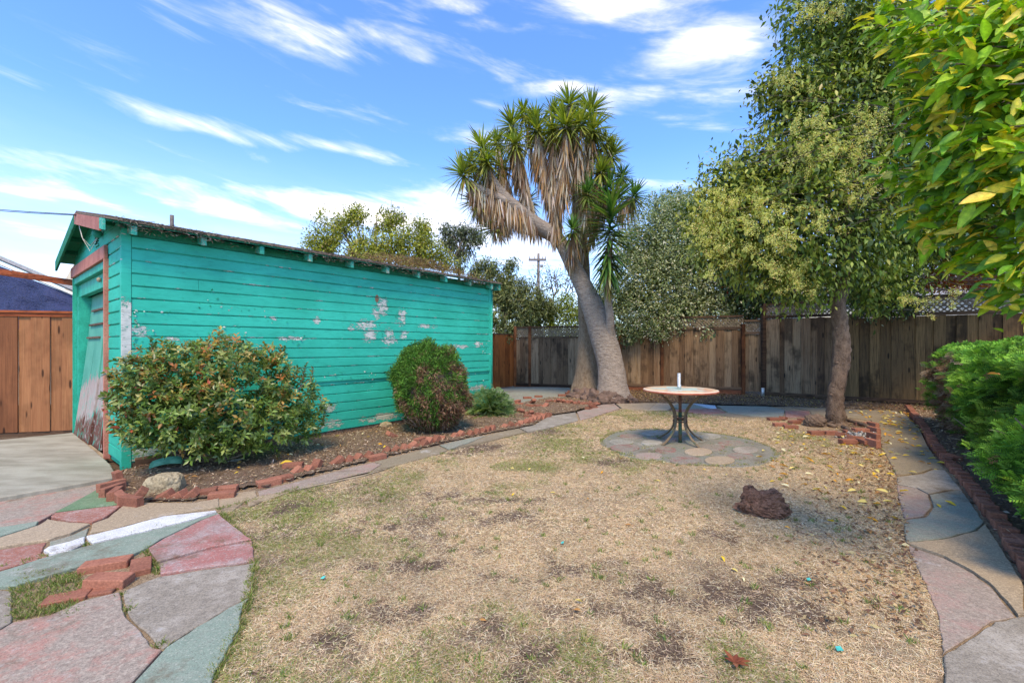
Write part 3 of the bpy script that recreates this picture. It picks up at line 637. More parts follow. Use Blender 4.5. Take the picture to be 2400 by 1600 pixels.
# rafter tails, 24 inches apart
for k in range(10):
    s = .02+.617*k; wd = .052
    m = MB(); zt = roofz(0)-.005; zo = roofz(-EV)-.004
    m.add([(s,-.03,zt-.10),(s+wd,-.03,zt-.10),(s+wd,-.03,zt),(s,-.03,zt),(s,-EV+.012,zo-.095),(s+wd,-EV+.012,zo-.095),(s+wd,-EV+.012,zo),(s,-EV+.012,zo)],
          [(0,1,2,3),(4,7,6,5),(0,4,5,1),(1,5,6,2),(2,6,7,3),(3,7,4,0)])
    m.build('rafter_tail', M['tail'], shed, world=False, bevel=.003)
m = MB(); m.box((SL+.07,-EV+.01,roofz(-EV)-.10),(SL+.12,-.0,roofz(0)-.02)); m.build('rafter_tail', M['tail'], shed, world=False)
# roof deck (green below) and shingles
def slope(name, mat, t0, t1, x0, x1, dz0, dz1, jag=0.0, nx=60):
    vs = []; fs = []
    for i in range(nx+1):
        x = x0+(x1-x0)*i/nx; e = (t0-jag*random.random()) if t0 < RT else t0
        e = e if t0 < t1 else e
        sg = -1 if t0 < RT else 1
        tt0 = t0+sg*jag*random.random(); z0 = roofz(tt0 if sg < 0 else tt0); z1 = roofz(t1); jz = jag*.25*(random.random()-.5)
        vs += [(x,tt0,z0+dz0+jz*.3),(x,tt0,z0+dz1+jz),(x,t1,z1+dz0),(x,t1,z1+dz1)]
    for i in range(nx):
        a = i*4; c = a+4
        q = [(a,c,c+1,a+1),(a+1,c+1,c+3,a+3),(a+3,c+3,c+2,a+2),(a+2,c+2,c,a)]
        fs += q if t0 < t1 else [f[::-1] for f in q]
    fs += [(0,1,3,2),(nx*4,nx*4+2,nx*4+3,nx*4+1)]
    return MB().add(vs, fs).build(name, mat, shed, world=False)
for t0 in (-EV, SW+EV):
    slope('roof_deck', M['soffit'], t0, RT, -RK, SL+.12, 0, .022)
    slope('shingles', M['shingle'], t0+(-.012 if t0 < 0 else .012), RT, -RK-.015, SL+.14, .024, .040, .012, 90)
    slope('shingles', M['shingle'], t0+(-.006 if t0 < 0 else .006), RT, -RK-.01, SL+.13, .042, .056, .02, 140)
# rake boards
def rake(name, mat, t0, t1, w_, x0, x1):
    z0, z1 = roofz(t0), roofz(t1); m = MB()
    vs = [(x,t,z+o_) for x in (x0,x1) for t, z, o_ in ((t0,z0,-w_),(t1,z1,-w_),(t1,z1,.018),(t0,z0,.018))]
    m.add(vs, [(0,1,2,3),(4,7,6,5),(0,4,5,1),(1,5,6,2),(2,6,7,3),(3,7,4,0)]); m.build(name, mat, shed, world=False, bevel=.003)
rake('rake_board', M['red'], RT-.01, .20-EV, .115, -RK-.028, -RK-.004)
rake('rake_board', M['tail'], -.01, -EV, .095, -RK-.026, -RK-.004)
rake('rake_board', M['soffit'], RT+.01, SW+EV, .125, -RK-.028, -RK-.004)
for t in (.35, .85, SW-.35, SW-.85):        # lookouts under the rake
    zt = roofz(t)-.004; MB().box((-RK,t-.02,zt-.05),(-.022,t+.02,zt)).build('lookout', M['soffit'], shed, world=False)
# door surround
MB().box((-.058,.66,2.295),(-.024,SW-.03,2.445)).build('door_header', M['red'], shed, world=False, bevel=.003)
MB().box((-.060,.662,0.02),(-.0,.700,2.293)).build('door_jamb', M['red'], shed, world=False, bevel=.003)
MB().box((-.045,3.03,0.02),(.25,3.06,2.293)).build('door_jamb', M['tealplain'], shed, world=False)
MB().box((-.030,.702,2.20),(.05,3.028,2.293)).build('door_lintel', M['tealplain'], shed, world=False, bevel=.004)
MB().box((.02,.702,2.02),(.10,3.028,2.198)).build('door_lintel', M['tealplain'], shed, world=False, bevel=.004)
MB().box((.0,2.90,0.02),(.30,3.028,2.018)).build('door_jamb', M['tealplain'], shed, world=False)
def doorx(z, t): return .135-.20*(1-z/2.05)**1.3*(.55+.45*min(1, (t-.7)/1.6))
edges = [.72,1.22,1.75,2.28,2.86]
for i in range(4):
    a, c = edges[i]+.003, edges[i+1]-.003; m = MB(); vs = []; nz = 14
    for j in range(nz+1):
        z = .03+2.0*j/nz; x = doorx(z, (a+c)/2) + (i%2)*.004
        vs += [(x,a,z),(x,c,z),(x+.03,c,z),(x+.03,a,z)]
    fs = [(j*4+q, j*4+(q+1)%4, j*4+4+(q+1)%4, j*4+4+q) for j in range(nz) for q in range(4)]; fs = [f[::-1] for f in fs]
    fs += [(0,1,2,3),(nz*4+3,nz*4+2,nz*4+1,nz*4)]; m.add(vs, fs); m.build('door_board', M['door'], shed, world=False)
for py_, t0, t1 in ((1.80,1.15,2.62),(1.60,1.5,2.72),(1.42,1.9,2.80)):
    x = doorx(py_, 2)-.012; MB().box((x-.012,t0,py_-.012),(x+.014,t1,py_+.012)).build('door_batten', M['rust'], shed, world=False)
MB().box((-.09,.70,.0),(-.02,2.95,.03)).build('door_sill', M['cream'], shed, world=False)
# louvred vent, lamp holder, bulb, knob
v0 = 1.22
MB().box((-.034,v0-.02,2.52),(-.021,v0+.17,2.54)).build('vent_frame', M['tealplain'], shed, world=False)
for k in range(6):
    Mx = Matrix.Translation((-.03,v0,2.55+k*.035)) @ Matrix.Rotation(R(38),4,'Y')
    MB().box((-.012,0,-.002),(.016,.15,.002), Mx).build('vent_slat', M['darkmetal'], shed, world=False)
def ball(name, c, r, mat, parent, world=True, sq=1.0, jit=0.0, sub=2):
    bm = bmesh.new(); bmesh.ops.create_icosphere(bm, subdivisions=sub, radius=r); off = Vector((0,0,0)) if not world else worigin(parent) if parent else Vector((0,0,0))
    me = bpy.data.meshes.new(name); bm.to_mesh(me); bm.free(); me.polygons.foreach_set('use_smooth', [True]*len(me.polygons))
    for v in me.vertices: v.co.z *= sq
    o = link(name, me, mat, parent); o.location = Vector(c)-off; return o
ball('lamp_holder', (-.07,.98,2.62), .05, M['tealplain'], shed, False, 1.1)
MB().tube([(-.02,.98,2.70),(-.07,.98,2.66)], .02, 8).build('lamp_arm', M['tealplain'], shed, world=False, smooth=True)
ball('door_bulb', (.0,1.35,2.12), .026, M['cream'], shed, False, 1.2)
for dz, dt in ((0,.0),(.03,.06)):
    MB().tube([Vector((-RK-.01,RT-.08-dt,2.86-dz)),Vector((-RK+.02,RT-.2-dt,2.62-dz)),Vector((-.10,RT-.36,2.50-dz*2)),Vector((-.05,1.05,2.60))], .0028, 5).build('cable', M['white_obj'], shed, world=False, smooth=True)
# small tarred mound of dead creeper on the roof and hanging debris along the eave
rng = np.random.default_rng(11)
n = 5200; s = 1.3+4.4*rng.random(n)**.8; s = np.where(rng.random(n) < .25, rng.random(n)*1.3-.1, s)
den = fbm(s, s*0, 2.0, 3, 3); keep = rng.random(n) < np.clip((den-.28)*2.6, .12, 1); s = s[keep]; n = len(s)
P = np.stack([s, -EV-.012+rng.normal(size=n)*.016, ZE-.06+.045+rng.random(n)*.015-rng.random(n)**3*.11], 1)
A = np.stack([rng.normal(size=n)*1.0, rng.normal(size=n)*.5-.15, rng.normal(size=n)*.25-.30], 1)
V, Fc = scatter(P, A, rdir(n, rng), rng.uniform(.02,.06,n), .006, DIA)
link('eave_debris', fastmesh('eave_debris', V, Fc, np.repeat(palette(n, [(.10,.07,.05),(.24,.19,.15),(.05,.035,.03),(.32,.27,.22)], None, .3, rng), 4, 0)), M['thatch'], shed, 'stuff')
n = 4200; s = rng.normal(size=n)*.5+4.1; t = rng.random(n)**1.4*1.1-.18; P = np.stack([s, t, ZE+.02+RISE*(t+EV)/(RT+EV)+rng.random(n)*.16*np.exp(-((s-4.0)/.9)**2)], 1)
V, Fc = scatter(P, rdir(n, rng)+np.array([0,-.2,.15]), rdir(n, rng), rng.uniform(.03,.09,n), .010, DIA)
link('roof_creeper', fastmesh('roof_creeper', V, Fc, np.repeat(palette(n, [(.22,.13,.06),(.30,.20,.08),(.14,.08,.05),(.24,.22,.06)], None, .3, rng), 4, 0)), M['thatch'], shed, 'stuff')

ob = MB().tube([(.79,RT,roofz(RT)-.05),(.79,RT,roofz(RT)+.22)], .024, 10).build('vent_pipe', M['polewood'], shed, world=False, smooth=True)
# peeling flakes of paint that stand off the wall
n = 260; hot = [wallsz(*p) for p in ((330,776),(857,765),(894,722),(940,745),(683,794),(905,780),(541,795),(620,740),(1010,808),(310,735),(310,790),(860,890),(1130,815),(500,720),(780,880),(770,955))]
P = []; 
for i in range(n):
    if i < 190: h = hot[i % len(hot)]; s, z = h[0]+random.gauss(0,.14), h[1]+random.gauss(0,.07)
    else: s, z = random.uniform(.1,5.6), .081+.133*random.randint(1,14)+random.uniform(-.006,.012)
    P.append((min(max(s,.08),5.6), -.021, min(max(z,.1),2.4)))
P = np.array(P); A = rdir(n, rng); A[:,1] = -np.abs(A[:,1])*.5; A[:,2] *= .5
V, Fc = scatter(P, A, np.tile((.1,-1,.1),(n,1)), rng.uniform(.012,.04,n), rng.uniform(.01,.028,n), DIA)
link('paint_flakes', fastmesh('paint_flakes', V, Fc, np.repeat(palette(n, [(.01,.42,.30),(.55,.60,.55),(.02,.34,.24)], None, .15, rng), 4, 0)), M['matte'], shed, 'stuff')

# ------------------------------------------------------------------ fences
def board(parent, mat, a, dirv, nrm, w_, z0, z1, th=.018, out=0.0, name='board', lean=0.0):
    """upright board starting at ground point a, w_ wide along dirv"""
    c = a+dirv*(w_/2)+nrm*(out+th/2); h = z1-z0
    m = MB(); j = lambda: random.uniform(-.003,.003)
    vs = []
    for zz, top in ((z0,0),(z1,1)):
        for u_, v_ in ((-.5,-.5),(.5,-.5),(.5,.5),(-.5,.5)):
            p = c+dirv*(u_*(w_-.002)+j()*top+lean*(top)*h)+nrm*(v_*th); vs.append((p.x,p.y,zz+(j()*1.5 if top else 0)))
    m.add(vs, [(0,3,2,1),(4,5,6,7),(0,1,5,4),(1,2,6,5),(2,3,7,6),(3,0,4,7)])
    return m.build(name, mat, parent, origin=(c.x,c.y,(z0+z1)/2))
def hrail(parent, mat, a, c, nrm, z0, z1, th, out, name='rail'):
    a, c = Vector(a), Vector(c); L = (c-a).length; mid = (a+c)/2+nrm*(out+th/2); ang = math.atan2((c-a).y, (c-a).x)
    m = MB().box((-L/2,-th/2,-(z1-z0)/2),(L/2,th/2,(z1-z0)/2), j=.001); ob = m.build(name, mat, parent, world=False)
    ob.location = Vector((mid.x,mid.y,(z0+z1)/2))-worigin(parent); ob.rotation_euler = (0,0,ang); return ob
def lattice(parent, a, c, nrm, z0, z1, out=0.0, pitch=.085, mat=None):
    """crossed diagonal laths, each cut to the panel"""
    a, c = Vector(a), Vector(c); dv = (c-a).normalized(); L = (c-a).length; h = z1-z0; w_ = .016
    for sg in (1,-1):
        k = -h
        while k < L:
            x0, x1 = max(0, k), min(L, k+h)
            if x1-x0 > .03:
                y0, y1 = (x0-k), (x1-k)
                if sg < 0: y0, y1 = h-y0, h-y1
                o_ = out+(0 if sg > 0 else .007)
                p0 = a+dv*x0+nrm*o_+Vector((0,0,z0+y0)); p1 = a+dv*x1+nrm*o_+Vector((0,0,z0+y1))
                pr = dv*(-(y1-y0))+Vector((0,0,x1-x0)); pr.normalize(); pr *= w_
                vs = [p0-pr, p0+pr, p1+pr, p1-pr]; vs += [v+nrm*.006 for v in vs]
                MB().add(vs, [(0,1,2,3),(7,6,5,4),(0,4,5,1),(1,5,6,2),(2,6,7,3),(3,7,4,0)]).build('lattice_slat', mat or M['lattice'], parent)
            k += pitch
def runboards(parent, mat, a, c, nrm, z0, z1, w0, w1, proud=.016, base=0.0, alt=True, ztop=None):
    a, c = Vector(a), Vector(c); dv = (c-a).normalized(); L = (c-a).length; x = 0; i = 0
    while x < L-.02:
        w_ = min(random.uniform(w0, w1), L-x); o_ = base+(proud if (alt and i % 2) else 0)+random.uniform(0,.004)
        z1_ = z1(x/L) if callable(z1) else z1; z0_ = z0(x/L) if callable(z0) else z0
        board(parent, mat if not isinstance(mat, (list,tuple)) else random.choice(mat), a+dv*x, dv, nrm, w_, z0_, z1_+random.uniform(-.006,.006), out=o_, lean=random.uniform(-.002,.002))
        x += w_-(.012 if alt else -.001); i += 1
# left fence beyond the driveway
fl = thing('redwood_fence', 'new reddish redwood board fence left of the turquoise shed', 'fence', (-8.0,6.0,0))
A_, B_ = Vector((-10.6,5.72,0)), Vector((-6.62,6.76,0)); dvl = (B_-A_).normalized(); nl = Vector((dvl.y,-dvl.x,0))
px_edges = [-480,-400,-330,-260,-190,-120,-60,-12,46,77,121,150,176]
def onl(px): 
    r = (px-1200)/F; t = (r*A_.y-A_.x)/(dvl.x-r*dvl.y); return A_+dvl*t
for i in range(len(px_edges)-1):
    p, q = onl(px_edges[i]), onl(px_edges[i+1]); board(fl, M['redwood'], p, dvl, nl, (q-p).length+.003, .03, 1.79, out=(.022 if i % 2 else 0)+random.uniform(0,.004))
hrail(fl, M['redrail'], A_, B_, nl, 1.795, 1.825, .10, -.03, 'cap_rail'); hrail(fl, M['redrail'], A_, B_, nl, 1.74, 1.788, .02, .034, 'top_rail')
hrail(fl, M['rail'], A_, B_, nl, -.05, .028, .03, .0, 'bottom_rail')
bm_ = thing('redwood_beam', 'horizontal redwood beam crossing the sky from the shed corner', 'beam', (-7,6.6,2.3))
a, c = P3(-250,600,6.3), P3(180,664,6.75); mid = (a+c)/2; dirb = (c-a); L = dirb.length
q = dirb.to_track_quat('X','Z').to_matrix().to_4x4(); q.translation = mid
MB().box((-L/2,-.04,-.045),(L/2,.04,.045), q).build('beam', M['redrail'], bm_)
# back fences
NB_ = lambda a, c: Vector(((c-a).y, -(c-a).x, 0)).normalized()
fs = thing('orange_fence', 'short fence of orange redwood boards between shed corner and grey fence', 'fence', (-.3,13.6,0))
a, c = Vector((-1.1,12.9,0)), Vector((.05,14.5,0)); runboards(fs, M['orangewood'], a, c, NB_(a,c), .0, 1.66, .13, .16)
hrail(fs, M['rail'], a, c, NB_(a,c), 1.665, 1.70, .06, -.02)
FA, FB, FC_, FD = Vector((.10,14.5,0)), Vector((6.19,11.9,0)), Vector((8.75,9.94,0)), Vector((10.4,8.68,0))
def onf(px, A=FA, B=FB):
    r = (px-1200)/F; d = (B-A).normalized(); t = (r*A.y-A.x)/(d.x-r*d.y); return A+d*t
def post(parent, p, nrm, z1, w_=.09, mat=None, out=.03):
    c = Vector(p)+nrm*out; return MB().box((c.x-w_/2,c.y-w_/2,-.05),(c.x+w_/2,c.y+w_/2,z1), j=.002).build('post', mat or M['post'], parent, origin=(c.x,c.y,z1/2))
nf = NB_(FA, FB); nf = nf if nf.y < 0 else -nf
f1 = thing('lattice_fence', 'weathered grey board fence with lattice top left of the yucca trunks', 'fence', (1.6,13.9,0))
a, c = onf(1208), onf(1452)
runboards(f1, M['greywood'], a, c, nf, .10, 1.54, .17, .25, proud=.018)
lattice(f1, onf(1208), onf(1452), nf, 1.60, 1.88, out=.01)
for z0, z1, th, o_ in ((1.545,1.60,.05,.0),(1.88,1.93,.05,.0),(.03,.11,.04,.02)): hrail(f1, M['rail'], a, c, nf, z0, z1, th, o_)
hrail(f1, M['kick'], a, c, nf, -.05,.028,.03,.01,'kickboard')
for px in (1208,1242,1452): post(f1, onf(px), nf, 1.95)
f2 = thing('stained_fence', 'stained board fence behind the table with orange posts', 'fence', (4.4,12.7,0))
a, c = onf(1456), onf(1742)
runboards(f2, M['mixwood'], a, c, nf, .20, 1.74, .15, .24, proud=.018)
lattice(f2, a, c, nf, 1.82, 2.08, out=.01)
for z0, z1, th, o_ in ((1.745,1.82,.05,.0),(2.08,2.13,.05,.0),(.12,.20,.04,.02)): hrail(f2, M['rail'], a, c, nf, z0, z1, th, o_)
hrail(f2, M['kick'], a, c, nf, -.05,.118,.03,.02,'kickboard')
for px in (1551,1741): post(f2, onf(px), nf, 1.9, .085)
ng = nf
f3 = thing('narrow_gate', 'narrow board gate with small lattice between orange post and taller fence', 'gate', (6.3,11.8,0))
a, c = onf(1744), onf(1789)
runboards(f3, M['mixwood'], a, c, nf, .10, 1.62, .12, .14, proud=.02)
lattice(f3, a, c, nf, 1.68, 1.95, out=.02, pitch=.07)
hrail(f3, M['rail'], a, c, nf, 1.62,1.68,.04,.02); hrail(f3, M['rail'], a, c, nf, .3,.37,.03,-.03); hrail(f3, M['rail'], a, c, nf, 1.95,2.0,.04,.02)
nr = NB_(FB, FC_); nr = nr if nr.y < 0 else -nr
f4 = thing('tall_lattice_fence', 'tall brown board fence with lattice top behind the rough trunk', 'fence', (7,11.2,0))
st = onf(1790, FB, FC_); a, c = st, onf(1962, FB, FC_)
runboards(f4, M['mixwood'], a, c, nr, .11, 2.0, .13, .21, proud=.02)
lattice(f4, a, c, nr, 2.09, 2.36, out=.01)
for z0, z1, th, o_ in ((2.02,2.085,.05,.0),(2.36,2.41,.05,.0),(.05,.12,.04,.03)): hrail(f4, M['rail'], a, c, nr, z0, z1, th, o_)
hrail(f4, M['rail'], a, c, nr, -.05,.048,.03,.0,'kickboard')
for px, zz in ((1790,2.36),(1962,2.40)): post(f4, onf(px, FB, FC_), nr, zz, .09, M['rail'])
f5 = thing('shaded_fence', 'dark board fence with lattice top in shade beside the hedge', 'fence', (8.8,9.9,0))
a, c = onf(1966, FB, FC_), FD
runboards(f5, M['darkwood'], a, c, nr, .11, 1.96, .15, .24, proud=.022)
lattice(f5, a, c, nr, 2.04, 2.36, out=.01, pitch=.11)
for z0, z1, th, o_ in ((1.965,2.04,.05,.0),(2.36,2.41,.05,.0),(.05,.12,.04,.03)): hrail(f5, M['rail'], a, c, nr, z0, z1, th, o_)
hrail(f5, M['rail'], a, c, nr, -.05,.048,.03,.0,'kickboard')
f6 = thing('picket_side_fence', 'side fence of narrow slats rising behind the right hedge', 'fence', (9.0,7.4,0))
a, c = Vector((9.9,8.6,0)), Vector((8.2,6.3,0)); runboards(f6, M['greywood'], a, c, NB_(c,a), .0, lambda t: 1.72+.28*t, .05, .06, proud=.006)
# pipe stub by the gate
pp = onf(1785)+nf*.25
tag(MB().tube([(pp.x,pp.y,-.02),(pp.x,pp.y,.22)], .04, 12).build('metal_pipe', M['galv'], None, smooth=True), 'short grey metal pipe standing at the foot of the gate post', 'pipe')

# ------------------------------------------------------------------ house on the left, far right neighbour
hs = thing('blue_roofed_house', 'neighbouring house under a crumpled dark blue tarp beyond the redwood fence', 'house', (-12,10,0))
def P3s(L): return [P3(*p) for p in L]
m = MB(); nxx, nyy = 26, 12
tl, tr_, br, blx = P3(-300,500,10.5), P3(182,698,9.2), P3(182,760,8.9), P3(-300,800,9.6)
vs = []
for j in range(nyy+1):
    for i in range(nxx+1):
        u_, v_ = i/nxx, j/nyy; p = tl.lerp(tr_, u_).lerp(blx.lerp(br, u_), v_); p.y += (float(fbm(u_*6, v_*3, 2, 5, 3))-.5)*.25; vs.append(p)
m.add(vs, [(j*(nxx+1)+i, (j+1)*(nxx+1)+i, (j+1)*(nxx+1)+i+1, j*(nxx+1)+i+1) for j in range(nyy) for i in range(nxx)])
for k_ in range(14):                       # creases of the tarp
    pass
m.build('tarp', M['tarp'], hs, smooth=True)
m = MB(); 
for (p, q, w_, mt, nm) in ((P3(-300,478,10.55), P3(186,684,9.2), .055, 'greytrim', 'rake_board'), (P3(-300,494,10.5), P3(186,696,9.15), .03, 'white_obj', 'drip_edge')):
    MB().tube([p, q], w_, 4).build(nm, M[mt], hs)
a, c = P3(-300,640,11), P3(190,640,9.6)
MB().box((-16,9.8,0),(-8.95,14,2.0)).build('wall', M['beigewall'], hs)
h2 = thing('beige_house', 'sliver of a beige stucco house seen past the left eave of the shed', 'house', P3(170,811,13))
p = P3(152,640,13); q = P3(186,640,13); 
m = MB().add([(p.x,13,0),(q.x+1.2,13,0),(q.x+1.2,13,3.1),(q.x,13,P3(0,600,13).z+.05),(p.x,13,P3(0,655,13).z),(p.x,15,0),(q.x+1.2,15,0),(q.x+1.2,15,3.1),(q.x,15,P3(0,600,13).z+.05),(p.x,15,P3(0,655,13).z)],
    [(0,1,2,3,4),(9,8,7,6,5),(1,6,7,2),(2,7,8,3),(3,8,9,4),(0,4,9,5)]); m.build('wall', M['beigewall'], h2)
h3 = thing('white_house', 'pale house wall glimpsed through lattice and leaves beyond the right fence', 'house', (15,15,0))
MB().box((9.5,14.5,0),(22,18,2.9)).build('wall', M['white_obj'], h3)
m = MB().add([(9.2,14.2,2.9),(22.3,14.2,2.9),(22.3,18.3,2.9),(9.2,18.3,2.9),(9.2,16.2,4.1),(22.3,16.2,4.1)],[(0,1,5,4),(2,3,4,5),(1,2,5),(3,0,4),(0,3,2,1)]); m.build('roof', M['greytrim'], h3)

# ------------------------------------------------------------------ power lines and pole
pw = thing('service_wires', 'two thin black service wires running from the left to the shed peak', 'wires', P3(0,480,9))
for (y0, y1) in ((474,503),(480,505)):
    MB().tube(curve(P3(-500,y0-52,9), P3(181,y1,5.35), .10, 10), .005, 5).build('wire', M['wire'], pw)
pl = thing('utility_pole', 'distant wooden utility pole with crossarm between shed and yucca', 'utility pole', P3(1262,811,45))
z = lambda py: HC+(HY-py)*45/F
x0 = P3(1262,0,45).x
MB().tube([(x0,45,0),(x0,45,z(594))], [.17,.13], 8).build('pole', M['polewood'], pl, smooth=True)
MB().box((x0-1.0,44.78,z(612)),(x0+.75,44.88,z(607))).build('crossarm', M['polewood'], pl)
for dx in (-.9,-.4,.4,.7): MB().box((x0+dx-.05,44.8,z(606.9)),(x0+dx+.05,44.86,z(602))).build('insulator', M['greytrim'], pl)
MB().tube([(x0+.3,44.7,z(628)),(x0+.3,44.7,z(622))], .15, 8).build('transformer', M['greytrim'], pl)
lw = thing('power_lines', 'thin power lines strung across the sky at the utility pole', 'wires', P3(1262,600,45))
for yy, dd in ((603,0),(607,.3),(617,.6)): MB().tube(curve(P3(900,yy+1,47+dd), P3(1560,yy-1,44+dd), .25, 12), .012, 4).build('wire', M['wire'], lw)

# ------------------------------------------------------------------ bricks
def brick_mesh(seed):
    rr = random.Random(seed); bm = bmesh.new(); bmesh.ops.create_cube(bm, size=1)
    for v in bm.verts: v.co = Vector((v.co.x*.198, v.co.y*.094, v.co.z*.058))+Vector([rr.uniform(-.0025,.0025) for _ in range(3)])
    bmesh.ops.bevel(bm, geom=bm.edges[:], offset=.0035, segments=1, affect='EDGES')
    me = bpy.data.meshes.new('brick'); bm.to_mesh(me); bm.free(); me.materials.append(M['brick']); return me
BMS = [brick_mesh(i) for i in range(6)]
def brick(p, yaw=0.0, tilt=0.0, roll=0.0, parent=None, label=None, group=None, name='brick', sc=1.0):
    o = bpy.data.objects.new(name, random.choice(BMS)); col.objects.link(o)
    if parent: o.parent = parent; p = Vector(p)-worigin(parent)
    o.location = p; o.rotation_euler = (Matrix.Rotation(yaw,3,'Z') @ Matrix.Rotation(tilt,3,'Y') @ Matrix.Rotation(roll,3,'X')).to_euler(); o.scale = (sc,)*3
    if label: tag(o, label, 'brick', group)
    return o
pd = math.atan2(.778,.628)
def saw(parent, pts, step=None, lift=.014, face=1, sc=1.0):
    """bricks set on edge along a row and slanted so that each shows a corner"""
    for i, (px, py) in enumerate(pts):
        p = G(px, py+6, 0); q = G(*pts[min(i+1,len(pts)-1)], 0); o_ = G(*pts[max(i-1,0)], 0); yaw = math.atan2((q-o_).y, (q-o_).x)
        brick(Vector((p.x,p.y,lift-.008+random.uniform(-.02,.014))), yaw+random.uniform(-.28,.28), R(-42*face+random.uniform(-14,14)), R(random.uniform(-11,11)), parent, sc=sc)
e1 = thing('path_brick_edging', 'long row of slanted red bricks between mulch bed and garden path', 'brick edging', G(900,1075))
saw(e1, [(687,1107),(715,1102),(738,1095)])
saw(e1, [(785,1084),(812,1080),(833,1074),(858,1070)])
saw(e1, [(898,1055),(920,1053),(941,1050),(962,1045),(988,1041),(1001,1036),(1017,1033),(1032,1028)])
saw(e1, [(1060,1021),(1074,1018)])
saw(e1, [(1097,1016),(1114,1013),(1128,1010),(1139,1008),(1150,1005)])
saw(e1, [(1178,998),(1193,996),(1207,995),(1219,991),(1230,988),(1241,986),(1250,982),(1260,979),(1270,977),(1283,974)])
for px, py, yw in ((630,1130,.55),(659,1122,.6),(884,1071,.65),(985,1030,.9)): brick(G(px,py,.03), yw+.25, 0, 0, e1)
e2 = thing('corner_brick_edging', 'curved border of red bricks round the bed corner at the shed', 'brick edging', G(300,1160))
for px, py, yw in ((262,1140,1.2),(263,1150,1.55),(270,1159,2.0),(281,1167,2.45),(294,1172,2.75),(307,1176,2.9)):
    brick(G(px,py,.05), yw, 0, R(88), e2)
brick(G(279,1128,.06), 1.0, R(80), 0, e2); brick(G(317,1170,.05), .4, R(-50), .2, e2)
saw(e2, [(375,1164),(407,1164),(438,1164)], lift=.035)
for px, py, yw, t in ((478,1155,.42,-.08),(521,1160,.35,0),(527,1147,.3,0)): brick(G(px,py,.03), yw, t, 0, e2)
e3 = thing('zigzag_brick_edging', 'zigzag rows of red bricks edging the small beds before the yucca', 'brick edging', G(1300,950))
saw(e3, [(1213,960),(1222,963),(1232,965),(1242,967),(1252,968),(1262,969),(1272,970),(1281,970)])
saw(e3, [(1298,936),(1307,938),(1316,939),(1325,940),(1334,941),(1343,942),(1352,943),(1361,944),(1370,944),(1379,944)])
e4 = thing('side_path_brick_edging', 'row of upright red bricks between the right hand path and the hedge', 'brick edging', G(2260,1160))
line = [(2119,955),(2154,1001),(2177,1045),(2212,1094),(2246,1130),(2286,1184),(2318,1228),(2368,1310),(2412,1382),(2520,1540)]
W_ = [G(*p) for p in line]; acc = 0; i = 0
for a, c in zip(W_[:-1], W_[1:]):
    L = (c-a).length; d = (c-a).normalized(); nn = Vector((-d.y, d.x, 0)); nn = nn if nn.x > 0 else -nn
    k = max(1, int(L/.078))
    for j in range(k):
        p = a+d*(L*(j+.5)/k)+nn*(.05+random.uniform(-.010,.010)); i += 1
        if random.random() < .04: continue
        brick((p.x,p.y,-.025+random.uniform(-.014,.014)), math.atan2(d.y,d.x)+random.uniform(-.12,.12)+.10, R(90+random.uniform(-9,9)), R(random.uniform(-5,5)), e4, sc=.95)
for px, py in ((2205,1080),(2370,1290),(2385,1330)): p = G(px,py); brick((p.x+.12,p.y,.04), random.uniform(0,2), 0, 0, e4)
e5 = thing('tree_ring_bricks', 'broken ring of red bricks round the foot of the rough trunk', 'brick edging', G(1960,1010))
for px, py, yw, zz, tl_, rl in ((1813,982,.1,.03,0,0),(1836,980,.8,.03,.2,0),(1828,995,-.1,.03,0,0),(1853,1000,-.2,.03,0,0),(1862,989,.35,.03,0,0),(1884,984,.3,.03,0,0),
    (1912,1014,.05,.03,0,0),(1947,1014,.05,.03,0,0),(1975,1019,.5,.04,.2,.1),(1987,1034,.0,.04,0,0),(2017,1008,-.1,.06,0,0),(2004,1026,.3,.04,.15,0),(2025,1034,1.4,.05,0,.0),
    (2046,1038,1.5,.06,0,1.57),(2047,1022,1.5,.06,0,1.57),(2048,1008,1.5,.06,0,1.57),(2046,996,1.5,.05,0,1.57),(2020,993,-.3,.03,0,0),(1996,1012,-.2,.03,0,0)):
    brick(G(px,py,zz), yw, tl_, rl, e5)
grp = 'loose bricks heaped in the small bed'
